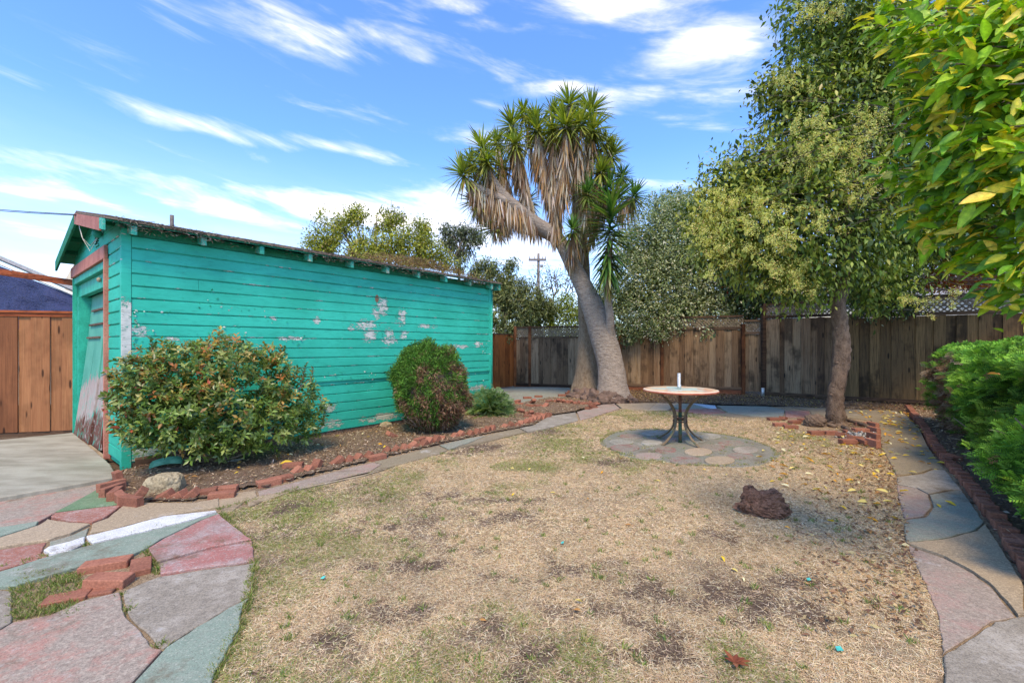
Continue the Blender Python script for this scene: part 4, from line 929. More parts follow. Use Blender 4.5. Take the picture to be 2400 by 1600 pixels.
for i, (px, py, yw, zz, tl_, rl, lb) in enumerate((
    (1215,947,.25,.035,0,0,'red brick lying flat at the left end of the rectangular brick ring'),
    (1236,932,.25,.035,0,0,'red brick at the back left of the rectangular brick ring'),
    (1262,929,.05,.035,0,0,'red brick at the back middle of the rectangular brick ring'),
    (1287,940,1.0,.035,0,0,'red brick closing the right end of the rectangular brick ring'),
    (1213,940,1.2,.09,0,0,'red brick stacked on the left end of the brick ring'),
    (1249,940,1.9,.08,.5,0,'red brick leaning upright in the middle of the brick heap'),
    (1243,951,2.3,.03,0,.3,'small tilted red brick at the front left of the heap'),
    (1262,951,.5,.03,.1,0,'red brick lying slanted before the middle of the heap'),
    (1278,951,1.1,.04,-.3,.2,'red brick tipped on its edge right of the heap'),
    (1317,926,.15,.04,0,0,'long flat red brick left of the yucca roots'),
    (1334,921,.3,.04,0,0,'second flat red brick left of the yucca roots'),
    (1338,918,.8,.09,.2,0,'red brick lying on top of two others beside the yucca roots'),
    (1349,926,.6,.04,.2,.1,'red brick half buried in litter against the yucca roots'),
    (1240,975,.1,.03,0,0,'flat brown brick between the two zigzag rows'),
    (1380,957,1.0,.03,.2,0,'red brick at the front of the small heap right of the zigzag row'),
    (1390,952,.5,.05,.4,.1,'red brick leaning in the small heap right of the zigzag row'),
    (1398,947,.9,.04,0,.4,'rearmost red brick of the small heap right of the zigzag row'),
    (687,1090,.2,.04,0,0,'single red brick lying in the mulch right of the leafy shrub'),
    (921,1020,.9,.03,.5,.2,'red brick poking out of the mulch left of the juniper'),)):
    brick(G(px,py,zz), yw, tl_, rl, None, lb)
def c7(x, y, z): return G(x/2.613, 1000+y/2.613, z)
def bigbrick(x, y, yaw, z, lb, tl_=0, sx=1.0, roll=0):
    o = brick(c7(x,y,z), yaw, tl_, roll, None, lb); o.scale = (sx,1.05,1.05)
bigbrick(650,852,.42,.012,'long red brick lying at the back of the hole in the patio',0,1.15)
bigbrick(862,868,-.9,.004,'weathered red brick at the right end of the hole in the patio',0,1.0)
bigbrick(668,945,.15,.028,'bright red brick standing proud in front of the patio hole', .06,1.0)
bigbrick(408,1070,.45,-.008,'pale red brick sunk flush at the lower left of the patio hole',0,.9)
bigbrick(580,1035,.35,-.014,'sunken red brick half hidden under the bright brick in the patio hole',0,.95)

# ------------------------------------------------------------------ rocks and driftwood
def lump(name, c, r, mat, label, cat, seed, sub=4, amp=.35, fr=2.2, ridge=False, rz=0.0, shape=None):
    bm = bmesh.new(); bmesh.ops.create_icosphere(bm, subdivisions=sub, radius=1)
    V = np.array([v.co[:] for v in bm.verts]); 
    n_ = fbm(V[:,0]*fr+V[:,2]*1.3, V[:,1]*fr-V[:,2]*fr, 1.0, seed, 5)
    if ridge: n_ = np.abs(n_-.5)*2; k = 1+amp*(.5-n_)*2.0
    else: k = 1+amp*(n_-.5)*2
    V = V*k[:,None]
    if shape: V = shape(V)
    V = V*np.array(r)
    for v, p in zip(bm.verts, V): v.co = p
    me = bpy.data.meshes.new(name); bm.to_mesh(me); bm.free()
    o = link(name, me, mat); o.location = c; o.rotation_euler = (0,0,rz); return tag(o, label, cat)
def sh(V):
    x = V[:,0]; z = V[:,2].copy()
    top = .50+.50*np.exp(-((x+.50)/.36)**2)+.42*np.exp(-((x-.40)/.45)**2)
    V = V.copy(); V[:,2] = np.where(z > 0, np.minimum(z,.85)*top*1.15, z*.4); g_ = np.abs(fbm(V[:,0]*3+V[:,2]*2, V[:,2]*6+V[:,1]*3, 1.2, 31, 4)-.5)*2; V = V*(1.10-.22*(1-g_)**3)[:,None]; V[:,0] += (fbm(V[:,2]*3,V[:,1]*3,1.5,8,3)-.5)*.3; return V
p = G(1790,1208); lump('driftwood', (p.x,p.y,.05), (.175,.09,.17), M['drift'], 'gnarled dark brown driftwood stump lying on the dry lawn', 'driftwood', 12, 5, .30, 2.6, False, -.35, sh)
def shb(V):
    V = np.clip(V, -.8, .8); return V
p = G(366,1163); lump('rock', (p.x-.01,p.y+.10,.055), (.175,.135,.14), M['rock'], 'large tan rough boulder in the bed corner before the shrub', 'rock', 5, 4, .35, 1.7, False, .3, shb)
p = G(903,1002); lump('stone', (p.x,p.y,.04), (.12,.06,.06), M['rock'], 'flat grey stone against the shed footing', 'stone', 8, 3, .3)
rs = np.random.default_rng(4)
gr = thing('white_gravel', 'pile of pale pebbles inside the brick ring of the rough trunk', 'gravel', G(2010,1018)); gr['kind']='stuff'
n = 260; Pg = np.array([G(2010+rs.normal()*16, 1016+rs.normal()*5, .04) for _ in range(n)]); V, Fc = scatter(Pg, rdir(n, rs), rdir(n, rs), .035, .03, LEAF4)
wmesh('pebbles', V, Fc, M['gravel'], gr, kind='stuff')
# downspout offcut, paper scrap
dp = thing('downspout_piece', 'broken piece of ribbed green downspout in the bed corner behind the boulder', 'downspout', G(374,1112))
p = G(374,1108); m = MB(); vs = []; nn_ = 22
for i in range(9):
    t = i/8; base = Vector((p.x-.16+.30*t, p.y+.10+.06*t, .03+.13*t-.09*t*t))
    for j in range(nn_):
        a = math.pi*j/(nn_-1); rr_ = .055+.005*math.cos(j*1.9*math.pi/1.5); vs.append(base+Vector((.35*math.cos(a)*rr_, -math.cos(a)*rr_*1.1, math.sin(a)*rr_)))
m.add(vs, [(i*nn_+j, i*nn_+j+1, (i+1)*nn_+j+1, (i+1)*nn_+j) for i in range(8) for j in range(nn_-1)]); o = m.build('pipe', M['spout'], dp, smooth=True)
sm = o.modifiers.new('s','SOLIDIFY'); sm.thickness = .003
p = G(551,1087); ob = MB().add([(-.07,-.04,.0),(.06,-.05,.012),(.08,.04,.02),(-.04,.05,.006),(-.07,-.04,.002),(.06,-.05,.014),(.08,.04,.022),(-.04,.05,.008)],[(0,3,2,1),(4,5,6,7),(0,1,5,4),(1,2,6,5),(2,3,7,6),(3,0,4,7)]).build('paper_scrap', M['white_obj'], None)
ob.location = (p.x,p.y,.035); tag(ob, 'crumpled off-white paper scrap on the mulch under the leafy shrub', 'paper')
ob = MB().box((0,0,0),(.9,.03,.09), j=.006).build('timber_offcut', M['rail'], None); p = G(318,1100); ob.location = (p.x,p.y,.02); ob.rotation_euler = (.15,-.05,.72); tag(ob, 'weathered board lying against the shed footing behind the downspout', 'board')

# ------------------------------------------------------------------ table
TC = G(1594,1039); TZ = .727
tb = thing('garden_table', 'round painted garden table on curved rusty iron legs', 'table', (TC.x,TC.y,0))
n = 72; m = MB(); prof = [(.0,TZ),(.455,TZ),(.470,TZ-.004),(.478,TZ-.014),(.474,TZ-.030),(.455,TZ-.036),(.0,TZ-.034)]
def top_mat():
    m, b = newmat('mosaic_table_top'); tc = b.n('ShaderNodeTexCoord').outputs['Object']; sp = b.n('ShaderNodeSeparateXYZ', ins={0: tc})
    r_ = b.vmath('LENGTH', b.comb(sp.outputs[0], sp.outputs[1], 0)); an = b.math('ARCTAN2', sp.outputs[1], sp.outputs[0])
    n = b.noise(tc, 9, 6, .7); wv = b.math('SINE', b.math('MULTIPLY', an, 5.0)); star = b.math('ADD', b.math('MULTIPLY', wv, .09), .29)
    c = b.mix(b.sstep(b.math('SUBTRACT', r_, star), -.006, .006), lin(176,198,182), lin(214,186,146))
    c = b.mix(b.math('MULTIPLY', b.sstep(b.noise(b.vmath('ADD', tc, (3,3,3)), 6, 6, .7), .5, .56), .7), c, lin(196,128,96))
    c = b.mix(b.sstep(b.math('ADD', r_, b.math('MULTIPLY', n, .03)), .466, .474), c, lin(222,204,178))
    c = b.mix(b.sstep(sp.outputs[2], TZ-.005, TZ-.010), c, b.mix(b.sstep(n,.4,.62), lin(186,98,72), lin(206,130,100)))
    finish(b, c, .55, n, .2, .003); return m
vs = []; 
for r_, z_ in prof: vs += [(r_*math.cos(2*math.pi*k/n), r_*math.sin(2*math.pi*k/n), z_) for k in range(n)]
m.add(vs, [(i*n+k, (i+1)*n+k, (i+1)*n+(k+1)%n, i*n+(k+1)%n) for i in range(len(prof)-1) for k in range(n)])
m.build('table_top', top_mat(), tb, world=False, smooth=True)
for ang in (125,212,10,290):
    a = R(ang); ca, sa = math.cos(a), math.sin(a)
    for dof in (-.008,.008):
        pts = []
        for i in range(25):
            t = i/24; z_ = .012+(TZ-.05)*t
            q = abs(t-.46)/.5; rr_ = .088+ (.33 if t < .46 else .27)*min(1,q)**2.3
            pts.append((ca*rr_-sa*dof, sa*rr_+ca*dof, z_))
        MB().tube(pts, .0095, 8).build('leg', M['rustgreen'], tb, world=False, smooth=True)
    MB().box((.30,-.02,.004),(.42,.02,.012), Matrix.Rotation(a,4,'Z')).build('foot', M['rust'], tb, world=False)
    MB().tube([(ca*.10,sa*.10,TZ-.045),(ca*.40,sa*.40,TZ-.042)], .010, 6).build('support_arm', M['greeniron'], tb, world=False)
    MB().tube([(ca*.02,sa*.02,.335),(ca*.088,sa*.088,.335)], .011, 6).build('bracket', M['rust'], tb, world=False)
for z_ in (.30,.355):
    m = MB(); m.tube([(.088*math.cos(2*math.pi*k/24), .088*math.sin(2*math.pi*k/24), z_) for k in range(25)], .009, 6); m.build('ring', M['rust'], tb, world=False, smooth=True)
MB().tube([(0,0,.0),(0,0,.42)], .023, 14).build('umbrella_tube', M['greeniron'], tb, world=False, smooth=True)
MB().tube([(0,0,.42),(0,0,TZ-.036)], .020, 14).build('umbrella_tube', M['rust'], tb, world=False, smooth=True)
tag(MB().tube([(TC.x-.012,TC.y,TZ+.001),(TC.x-.012,TC.y,TZ+.06),(TC.x-.014,TC.y,TZ+.06),(TC.x-.014,TC.y,TZ+.213)], [.025,.025,.021,.021], 16).build('umbrella_stub', M['galv'], None, smooth=True), 'short grey metal umbrella pole stub standing in the table centre', 'pole stub')

# ------------------------------------------------------------------ yucca
yc = thing('yucca_tree', 'giant yucca with a leaning swollen trunk and shaggy spiky heads', 'yucca', G(1410,938))
D0 = 10.7
def spx(L): return [P3(*p) for p in L]
def spline(P, n):
    P = [Vector(p) for p in P]; out = []
    Q = [P[0]*2-P[1]]+P+[P[-1]*2-P[-2]]
    for i in range(1, len(Q)-2):
        for j in range(n):
            t = j/n; a, b_, c, d = Q[i-1:i+3]
            out.append(.5*((2*b_)+(c-a)*t+(2*a-5*b_+4*c-d)*t*t+(3*b_-a-3*c+d)*t**3))
    out.append(P[-1]); return out
def trunk(name, ctr, rpx, mat, parent, d=D0, n=28, seed=1, amp=.05, root=0.0):
    pts = spline(ctr, 6); m = len(pts); xs = np.linspace(0, len(rpx)-1, m); rr_ = np.interp(xs, range(len(rpx)), rpx)*d/F
    vs = []; 
    for i in range(m):
        for k in range(n):
            a = 2*math.pi*k/n; q = float(fbm(k*.55*math.cos(0)+3, i*.5, .9, seed, 3))-.5; q2 = float(fbm(math.cos(a)*1.5+4, math.sin(a)*1.5+i*.13, 1.2, seed, 3))-.5
            lobe = root*max(0, 1-i/7)*(.5+.5*math.cos(5*a+seed))
            r = rr_[i]*(1+amp*q+amp*2.4*q2+lobe+.012*math.sin(i*2.6)); vs.append(pts[i]+Vector((math.cos(a)*r, math.sin(a)*r*.95, 0)))
    fs_ = [(i*n+k, i*n+(k+1)%n, (i+1)*n+(k+1)%n, (i+1)*n+k) for i in range(m-1) for k in range(n)]+[tuple((m-1)*n+k for k in range(n))]
    return MB().add(vs, fs_).build(name, mat, parent, smooth=True)
trunk('trunk', spx([(1438,945,10.55),(1435,905,10.6),(1431,860,10.65),(1416,800,10.7),(1394,730,10.7),(1372,680,10.7),(1347,630,10.7),(1322,580,10.7),(1303,548,10.7)]), [41,34,31,31,28,24,21,18,15], M['yuccabark'], yc, seed=2, root=.15)
trunk('trunk', spx([(1380,925,11.5),(1380,880,11.5),(1378,830,11.45),(1374,770,11.4),(1368,690,11.3),(1368,620,11.2),(1362,560,11.1),(1360,480,11.0),(1356,400,10.9)]), [42,33,26,18,15,14,13,12,11], M['yuccabark2'], yc, d=11.3, seed=9, root=.15)
trunk('trunk', spx([(1428,800,10.6),(1430,750,10.4),(1425,700,10.25),(1425,640,10.1),(1430,560,10.0)]), [11,10,9,8,7], M['yuccabark'], yc, d=10.2, n=14, seed=5)
# swollen lumpy root mass
def rootlump(px, py, d, rx, ry, rz, seed):
    bm = bmesh.new(); bmesh.ops.create_icosphere(bm, subdivisions=4, radius=1); V = np.array([v.co[:] for v in bm.verts])
    k = 1+.55*(fbm(V[:,0]*2+5+V[:,2], V[:,1]*2+V[:,2]*2, 1.3, seed, 4)-.5)*2; V = V*k[:,None]*np.array((rx,ry,rz)); c = P3(px,py,d); c.z = 0
    for v, q in zip(bm.verts, V): v.co = q
    me = bpy.data.meshes.new('root'); bm.to_mesh(me); bm.free(); me.polygons.foreach_set('use_smooth', [True]*len(me.polygons))
    o = link('root', me, M['yuccaroot'], yc); o.location = c-worigin(yc)
for q_ in ((1402,930,10.55,.30,.30,.28,2),(1378,915,11.2,.42,.38,.26,4),(1432,937,10.35,.26,.24,.26,6),(1466,925,10.5,.24,.24,.18,7),(1386,935,10.8,.28,.3,.22,8),(1412,945,10.15,.20,.2,.18,9),(1450,940,10.25,.20,.18,.17,10),(1354,925,11.3,.26,.26,.14,11)): rootlump(*q_)
# limbs
lim = [([(1305,552,10.7),(1270,535,10.6),(1235,508,10.5),(1200,478,10.4),(1165,440,10.4),(1130,380,10.4)], 20, 9),
       ([(1200,478,10.4),(1150,455,10.3),(1100,430,10.3)], 11, 8), ([(1235,508,10.5),(1230,430,10.7),(1205,340,10.8)], 12, 8),
       ([(1303,550,10.7),(1300,480,10.6),(1275,400,10.6),(1258,320,10.6)], 16, 9), ([(1300,480,10.6),(1320,400,10.4),(1328,300,10.4)], 13, 9),
       ([(1356,410,10.9),(1345,330,11.0),(1334,255,11.0)], 12, 8), ([(1358,440,10.9),(1380,370,10.9),(1388,280,10.9)], 12, 8),
       ([(1360,500,11.0),(1400,440,10.9),(1430,375,10.8)], 11, 8), ([(1362,560,11.1),(1405,510,10.8),(1432,450,10.6)], 11, 8), ([(1405,510,10.8),(1450,490,10.7),(1485,465,10.6)], 9, 7)]
for L, a, c in lim:
    pts = spline(spx(L), 4); k = len(pts); MB().tube(pts, [(a+(c-a)*i/(k-1))*10.7/F for i in range(k)], 10).build('branch', M['yuccabark'], yc, smooth=True)
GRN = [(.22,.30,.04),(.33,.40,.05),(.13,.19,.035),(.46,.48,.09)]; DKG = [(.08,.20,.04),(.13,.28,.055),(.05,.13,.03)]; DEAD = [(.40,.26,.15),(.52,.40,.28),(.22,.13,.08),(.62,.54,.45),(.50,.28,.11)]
def head(px, py, d, rpx, base, dark=False, skirt=1.0, nl=120, up=.35, seed=0, axis=None):
    rng = np.random.default_rng(seed+100); c = np.array(P3(px,py,d)); r = rpx*d/F*.90
    ax = unit(np.array([[*(Vector(c)-Vector(base)).normalized()]]))[0]; ax = unit((ax*.5+np.array([0,0,.8]))[None])[0] if axis is None else np.array(axis)
    D = rdir(nl*2, rng); D = D[D @ ax > -.72][:nl]; n = len(D)
    P = c+D*.03-ax*.12*(1-(D @ ax))[:,None]*.6
    hh = thing_part('leaf_rosette', yc)
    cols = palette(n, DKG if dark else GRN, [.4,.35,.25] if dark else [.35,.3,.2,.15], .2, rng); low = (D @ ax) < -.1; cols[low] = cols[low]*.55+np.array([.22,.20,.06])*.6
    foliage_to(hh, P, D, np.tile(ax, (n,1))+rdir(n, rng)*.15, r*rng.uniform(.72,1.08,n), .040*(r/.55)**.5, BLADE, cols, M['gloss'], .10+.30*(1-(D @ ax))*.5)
    # skirt of dead leaves hanging down the stem below the head
    if skirt > 0:
        n = int(170*skirt); t = .10+.90*rng.random(n)**.8; bs = np.array(base); P = c*(1-t[:,None])+bs*t[:,None]; P[:,2] -= .08
        a = rng.random(n)*2*np.pi; out_ = np.stack([np.cos(a), np.sin(a), np.zeros(n)], 1); P += out_*rng.uniform(.03,.13,n)[:,None]
        A = out_*rng.uniform(.06,.5,n)[:,None]*(1-.6*t[:,None])+np.array([0,0,-1.0])+rng.normal(size=(n,3))*.08
        cols = palette(n, DEAD, [.25,.25,.2,.18,.12], .22, rng); 
        fo = thing_part('dead_leaves', yc); foliage_to(fo, P, A, out_+rng.normal(size=(n,3))*.3, .46*rng.uniform(.6,1.25,n), .032, BLADE, cols, M['dry'], .05)
def thing_part(name, parent):
    me = bpy.data.meshes.new(name); o = bpy.data.objects.new(name, me); col.objects.link(o); o.parent = parent; o['_r'] = 1; return o
def foliage_to(o, P, A, N, L, W, tmpl, cols, mat, droop):
    V, Fc = scatter(P, A, N, L, W, tmpl, droop); V = V-np.array(worigin(o.parent)); me = fastmesh(o.name.split('.')[0], V, Fc, np.repeat(cols, len(tmpl[0]), 0)); me.materials.append(mat); o.data = me; del o['_r']
B1, B2, B3, B4, B5 = P3(1215,490,10.45), P3(1285,450,10.6), P3(1325,420,10.5), P3(1360,430,10.9), P3(1400,500,10.9)
HEADS = [(1199,290,10.7,62,(1232,425,10.7)),(1258,300,10.6,58,(1283,440,10.6)),(1255,272,10.9,44,(1280,420,10.8)),(1333,240,11.0,60,(1345,370,11)),(1327,290,10.3,78,(1322,440,10.4)),
 (1385,258,11.0,66,(1372,400,10.9)),(1390,302,10.7,66,(1375,440,10.8)),(1130,343,10.5,64,(1170,470,10.4)),(1084,404,10.3,66,(1150,470,10.4)),(1139,374,10.2,58,(1175,500,10.4)),(1434,359,10.9,54,(1395,460,10.9)),(1237,468,10.9,46,(1262,530,10.8)),(1296,262,11.2,44,(1310,400,11.0)),(1228,262,10.8,40,(1262,400,10.7)),(1360,285,10.3,52,(1352,420,10.5)),(1105,378,10.8,44,(1160,460,10.6)),(1295,300,10.4,46,(1300,430,10.5)),(1165,330,10.9,40,(1190,440,10.7)),(1420,330,10.8,46,(1395,440,10.8)),
 (1173,388,10.9,46,(1200,490,10.6)),(1429,437,10.6,62,(1395,530,10.8)),(1487,456,10.6,52,(1450,495,10.7)),(1378,448,10.2,50,(1370,540,10.5)),(1342,534,10.1,50,(1338,600,10.4)),(1153,534,10.6,52,(1200,500,10.5)),
 (1112,470,10.5,50,(1160,490,10.4)),(1206,332,10.3,56,(1235,460,10.5)),(1410,396,10.6,54,(1385,500,10.8)),(1290,330,11.0,50,(1300,450,10.8)),
 (1400,470,11.1,46,(1385,560,11.1)),(1350,420,11.3,44,(1352,560,11.1)),(1460,410,11.0,36,(1420,480,10.9))]
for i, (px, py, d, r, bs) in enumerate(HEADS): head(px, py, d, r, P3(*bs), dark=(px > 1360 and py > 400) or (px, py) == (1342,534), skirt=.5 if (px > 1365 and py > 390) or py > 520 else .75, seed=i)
# heavy beards along the leaning limb and centre
rng = np.random.default_rng(77)
for (L, n_, ln) in (([(1110,430,10.35),(1150,450,10.4),(1200,478,10.4),(1245,505,10.5)], 950, 1.0),([(1262,340,10.6),(1278,420,10.6),(1298,500,10.6),(1302,545,10.6)], 460, .8),([(1330,320,10.4),(1322,400,10.45),(1312,480,10.5)], 360, .8),
    ([(1388,330,10.8),(1372,420,10.85),(1362,520,10.95),(1360,600,11)], 420, .75),([(1205,360,10.6),(1225,440,10.6),(1240,500,10.55)], 260, .75),([(1345,330,11),(1352,430,10.9),(1355,560,11)], 300, .75)):
    pts = np.array([list(p) for p in spline(spx(L), 8)]); t = rng.random(n_)*(len(pts)-1); i0 = np.floor(t).astype(int); i1 = np.minimum(i0+1, len(pts)-1); f = (t-i0)[:,None]
    P = pts[i0]*(1-f)+pts[i1]*f; a = rng.random(n_)*2*np.pi; o_ = np.stack([np.cos(a), np.sin(a)*.9, np.zeros(n_)], 1); P = P+o_*rng.uniform(.03,.16,n_)[:,None]
    A = o_*rng.uniform(.0,.28,n_)[:,None]+np.array([0,0,-1.])+rng.normal(size=(n_,3))*.07
    foliage_to(thing_part('dead_leaves', yc), P, A, o_+rng.normal(size=(n_,3))*.3, ln*rng.uniform(.5,1.0,n_)*.8, .034, BLADE, palette(n_, DEAD, [.25,.25,.2,.2,.1], .25, rng), M['dry'], .03)
# the big low head with leaves down its stem: its leaves are single parts
rng = np.random.default_rng(5); top, bot = np.array(P3(1434,468,9.95)), np.array(P3(1424,640,10.05)); n = 280
t = rng.random(n)**.9; P = top*(1-t[:,None])+bot*t[:,None]; a = rng.random(n)*2*np.pi; o_ = np.stack([np.cos(a), np.sin(a), np.zeros(n)], 1)
A = o_+np.array([0,0,1.])*(.95-1.9*t)[:,None]+rng.normal(size=(n,3))*.10
bl = fastmesh('leaf', *[x for x in BLADE], None)
blm = []
for c_ in [(.05,.15,.035),(.09,.22,.045),(.035,.10,.03),(.15,.30,.06),(.20,.28,.06)]:
    me = fastmesh('leaf', BLADE[0]-np.array([0,0,0]), BLADE[1], np.tile(np.array(c_), (7,1))); 
    for v in me.vertices: v.co.z -= .16*v.co.y**2/.06
    me.materials.append(M['gloss']); blm.append(me)
# leaf meshes are unit sized; z is scaled with the width, so the droop above is in widths
single_leaves(yc, blm, P, A, np.tile((0,0,1.),(n,1))+o_*.1, rng.uniform(.66,.84,n)*(1-.15*t), np.full(n, .062))
n = 110; t = rng.random(n); P = np.array(P3(1424,628,10.05))*(1-t[:,None])+np.array(P3(1425,672,10.1))*t[:,None]; a = rng.random(n)*2*np.pi; o_ = np.stack([np.cos(a), np.sin(a), np.zeros(n)], 1)
foliage_to(thing_part('dead_leaves', yc), P+o_*.04, o_*.14+np.array([0,0,-1.]), o_, rng.uniform(.25,.5,n), .035, BLADE, palette(n, [(.42,.30,.16),(.5,.36,.2),(.25,.28,.08)], None, .2, rng), M['dry'], .0)
# bare flower spikes
for px, py in ((1333,225),(1258,262),(1372,232),(1290,250)): MB().tube([P3(px,py+30,11), P3(px-2,py,11), P3(px-4,py-16,11)], [.014,.010,.004], 5).build('flower_spike', M['twig'], yc)

# ------------------------------------------------------------------ big right-hand tree
pv = thing('panicled_tree', 'dark leaved tree with pale yellow flower sprays and a rough crooked trunk', 'tree', G(1956,993))
def rtrunk(name, ctr, rr_, mat, parent, n=26, seed=3, amp=.30):
    pts = spline(ctr, 7); m = len(pts); R_ = np.interp(np.linspace(0,len(rr_)-1,m), range(len(rr_)), rr_); vs = []
    for i in range(m):
        for k in range(n):
            a = 2*math.pi*k/n; q = float(fbm(math.cos(a)*1.8+4, math.sin(a)*1.8+i*.7, 1.5, seed, 4))-.5
            r = R_[i]*(1+amp*2*q); vs.append(pts[i]+Vector((math.cos(a)*r, math.sin(a)*r, 0)))
    MB().add(vs, [(i*n+k, i*n+(k+1)%n, (i+1)*n+(k+1)%n, (i+1)*n+k) for i in range(m-1) for k in range(n)]+[tuple((m-1)*n+k for k in range(n))]).build(name, mat, parent, smooth=True)
DT = 7.4
rtrunk('trunk', spx([(1962,1000,DT),(1959,975,DT),(1958,930,DT),(1966,880,DT),(1973,820,DT),(1968,760,DT),(1964,710,DT),(1972,670,DT),(1985,600,DT),(1998,520,DT),(2010,400,DT)]), [.19,.135,.115,.115,.125,.11,.11,.115,.085,.07,.04], M['bark'], pv)
rtrunk('branch', spx([(1968,720,DT),(1952,685,DT+.05),(1935,640,DT+.2),(1905,570,DT+.3),(1860,480,DT+.3)]), [.085,.065,.05,.04,.02], M['bark'], pv, 12, 8)
rtrunk('branch', spx([(1985,610,DT),(2040,540,DT-.1),(2120,450,DT-.1),(2220,330,DT)]), [.08,.06,.045,.02], M['bark'], pv, 10, 6)
rtrunk('branch', spx([(1975,660,DT),(1980,500,DT-.2),(1960,350,DT-.3),(1950,150,DT-.3)]), [.09,.07,.045,.02], M['bark'], pv, 10, 5)
lump('tree_burl', G(1916,1000)+Vector((0,.06,.07)), (.17,.15,.13), M['bark'], 'rounded dark burl of old root beside the rough trunk', 'stump', 4, 4, .35)
for (py, off_, rr_) in ((905,-10,.05),(880,9,.045),(850,-11,.05),(935,10,.055),(800,12,.04),(770,-10,.04),(955,-9,.06),(925,-12,.05),(835,8,.04),(985,12,.09),(990,-14,.09),(740,8,.04),(890,-4,.05)):
    cx_ = float(np.interp(py, [600,670,710,760,820,880,930,975,1000], [1985,1972,1964,1968,1973,1966,1958,1959,1962])); o = ball('burl', P3(cx_+off_*.75,py,7.36), rr_*.7, M['bark'], pv, True, random.uniform(.6,1.0), sub=3)
for a, c in (((1895,985),(1960,1000)),((1985,985),(2035,1000)),((1975,1000),(2000,1018))):
    MB().tube(curve(G(*c[::1],.02), G(*a,.05), -.02, 5, .01), .03, 8).build('root', M['bark'], pv, smooth=True)
PB = pxblobs([(1925,30,7.2,100),(2020,90,7.4,130),(1900,160,7.2,85),(1850,215,7.1,60),(2000,240,7.4,150),(1890,300,7.2,100),(1800,215,7.2,30),(1860,390,7.1,120),(1760,400,7.1,70),(1700,420,7.2,60),(1740,500,7.0,105),(1665,500,7.1,62),(1700,570,7.1,75),
    (1850,500,7.0,140),(1980,430,7.3,150),(1960,560,7.2,140),(1800,610,7.2,85),(1880,640,7.3,80),(2080,330,7.6,150),(2120,520,8.0,140),(2050,660,7.8,75),(2110,620,8.2,70),(2250,500,8.6,120),(2260,250,7.8,200),(2330,420,8.2,190),(2140,100,7.6,150),(2350,80,8,200),], .95, .8)
PVP = [(.12,.21,.028),(.19,.29,.045),(.30,.38,.065),(.42,.42,.09),(.07,.13,.02)]
def pvcol(P, cols, rng):
    px = P[:,0]/P[:,1]*F+1200; py = HY-(P[:,2]-HC)/P[:,1]*F
    k = np.clip((1900-px)/260, 0, 1)*np.clip((py-60)/100,0,1); y = fbm(P[:,0], P[:,2]+P[:,1], 1.6, 5, 3)
    m = (k*(y-.25)*1.6+rng.random(len(P))*.18)[:,None].clip(0,.8); return cols*(1-m)+np.array([.52,.50,.10])*m*rng.uniform(.7,1.25,(len(P),1))
_, (P, A, N, ll, cols) = leafy(pv, PB, 14000, 6, .11, .085, .040, PVP, [.28,.3,.24,.10,.08], M['leaf'], 21, LEAF4, 'foliage', .45, .6, .2, .25, .45, pvcol, .33)
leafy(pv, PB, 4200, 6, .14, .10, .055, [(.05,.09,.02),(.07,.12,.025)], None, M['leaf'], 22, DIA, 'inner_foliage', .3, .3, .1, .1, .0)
idx = RNG.choice(len(P), 260, replace=False); idx = idx[np.argsort(P[idx,1])][:260]
um = unit_leaves('leaf', LEAF4, [(.05,.11,.03),(.09,.17,.04),(.035,.08,.02),(.20,.22,.05),(.30,.24,.05)], M['gloss'])
single_leaves(pv, um, P[idx]-unit(P[idx])*.15, A[idx], N[idx], ll[idx]*1.25, ll[idx]*.55)
# long bare arching shoots
rng = np.random.default_rng(31)
for i in range(70):
    a0 = (rng.uniform(2000,2180), rng.uniform(230,500), 7.0+rng.uniform(-.3,.3)); L = rng.uniform(150,360)
    a = P3(*a0); c = P3(a0[0]-L, min(600, a0[1]+L*rng.uniform(-.1,.45)), 6.55+rng.uniform(-.25,.25))
    MB().tube(curve(a, c, -.12*rng.random(), 6, .02), [.006,.0055,.005,.005,.004,.003,.002], 4).build('shoot', M['twig'], pv)
# flower sprays
FPAL = [(.66,.64,.17),(.78,.74,.28),(.52,.56,.14),(.80,.52,.20)]
cent = []
for (cx, cy, sx, sy, n_, dd) in ((1730,470,70,45,26,6.7),(1680,540,50,50,24,6.85),(1790,540,60,45,22,6.4),(1700,600,40,30,8,6.9),(1830,625,35,40,10,6.6),(1880,650,40,45,20,6.9),(1900,330,50,40,10,6.5),(1990,370,55,45,12,6.4),(1860,360,45,30,8,6.5),(2060,300,60,50,8,6.5),(1930,30,50,22,9,6.7),(1860,200,40,50,9,6.8),(1925,520,60,50,8,6.4),(2050,420,40,40,8,6.4),(2150,700,60,18,8,7.6)):
    for _ in range(int(n_*1.5)): cent.append((cx+rng.normal()*sx*.6, cy+rng.normal()*sy*.6, dd+rng.normal()*.15))
for px, py, d in cent:
    c = np.array(P3(px,py,d)); ax = unit(np.array([[rng.normal()*.6-.5, -.35, rng.normal()*.5-.05]]))[0]; n = 110; t = rng.random(n); Lp = rng.uniform(.18,.30)
    rad = (1-t)*.075+.012; P = c+ax*(t*Lp)[:,None]+rdir(n, rng)*rad[:,None]
    foliage_to(thing_part('flower_spray', pv), P, rdir(n, rng)+ax*.5, rdir(n, rng), rng.uniform(.016,.032,n), .012, DIA, palette(n, FPAL, [.35,.3,.25,.1], .2, rng), M['matte'], 0); bpy.context.scene.collection.objects[-1]['kind'] = 'stuff'

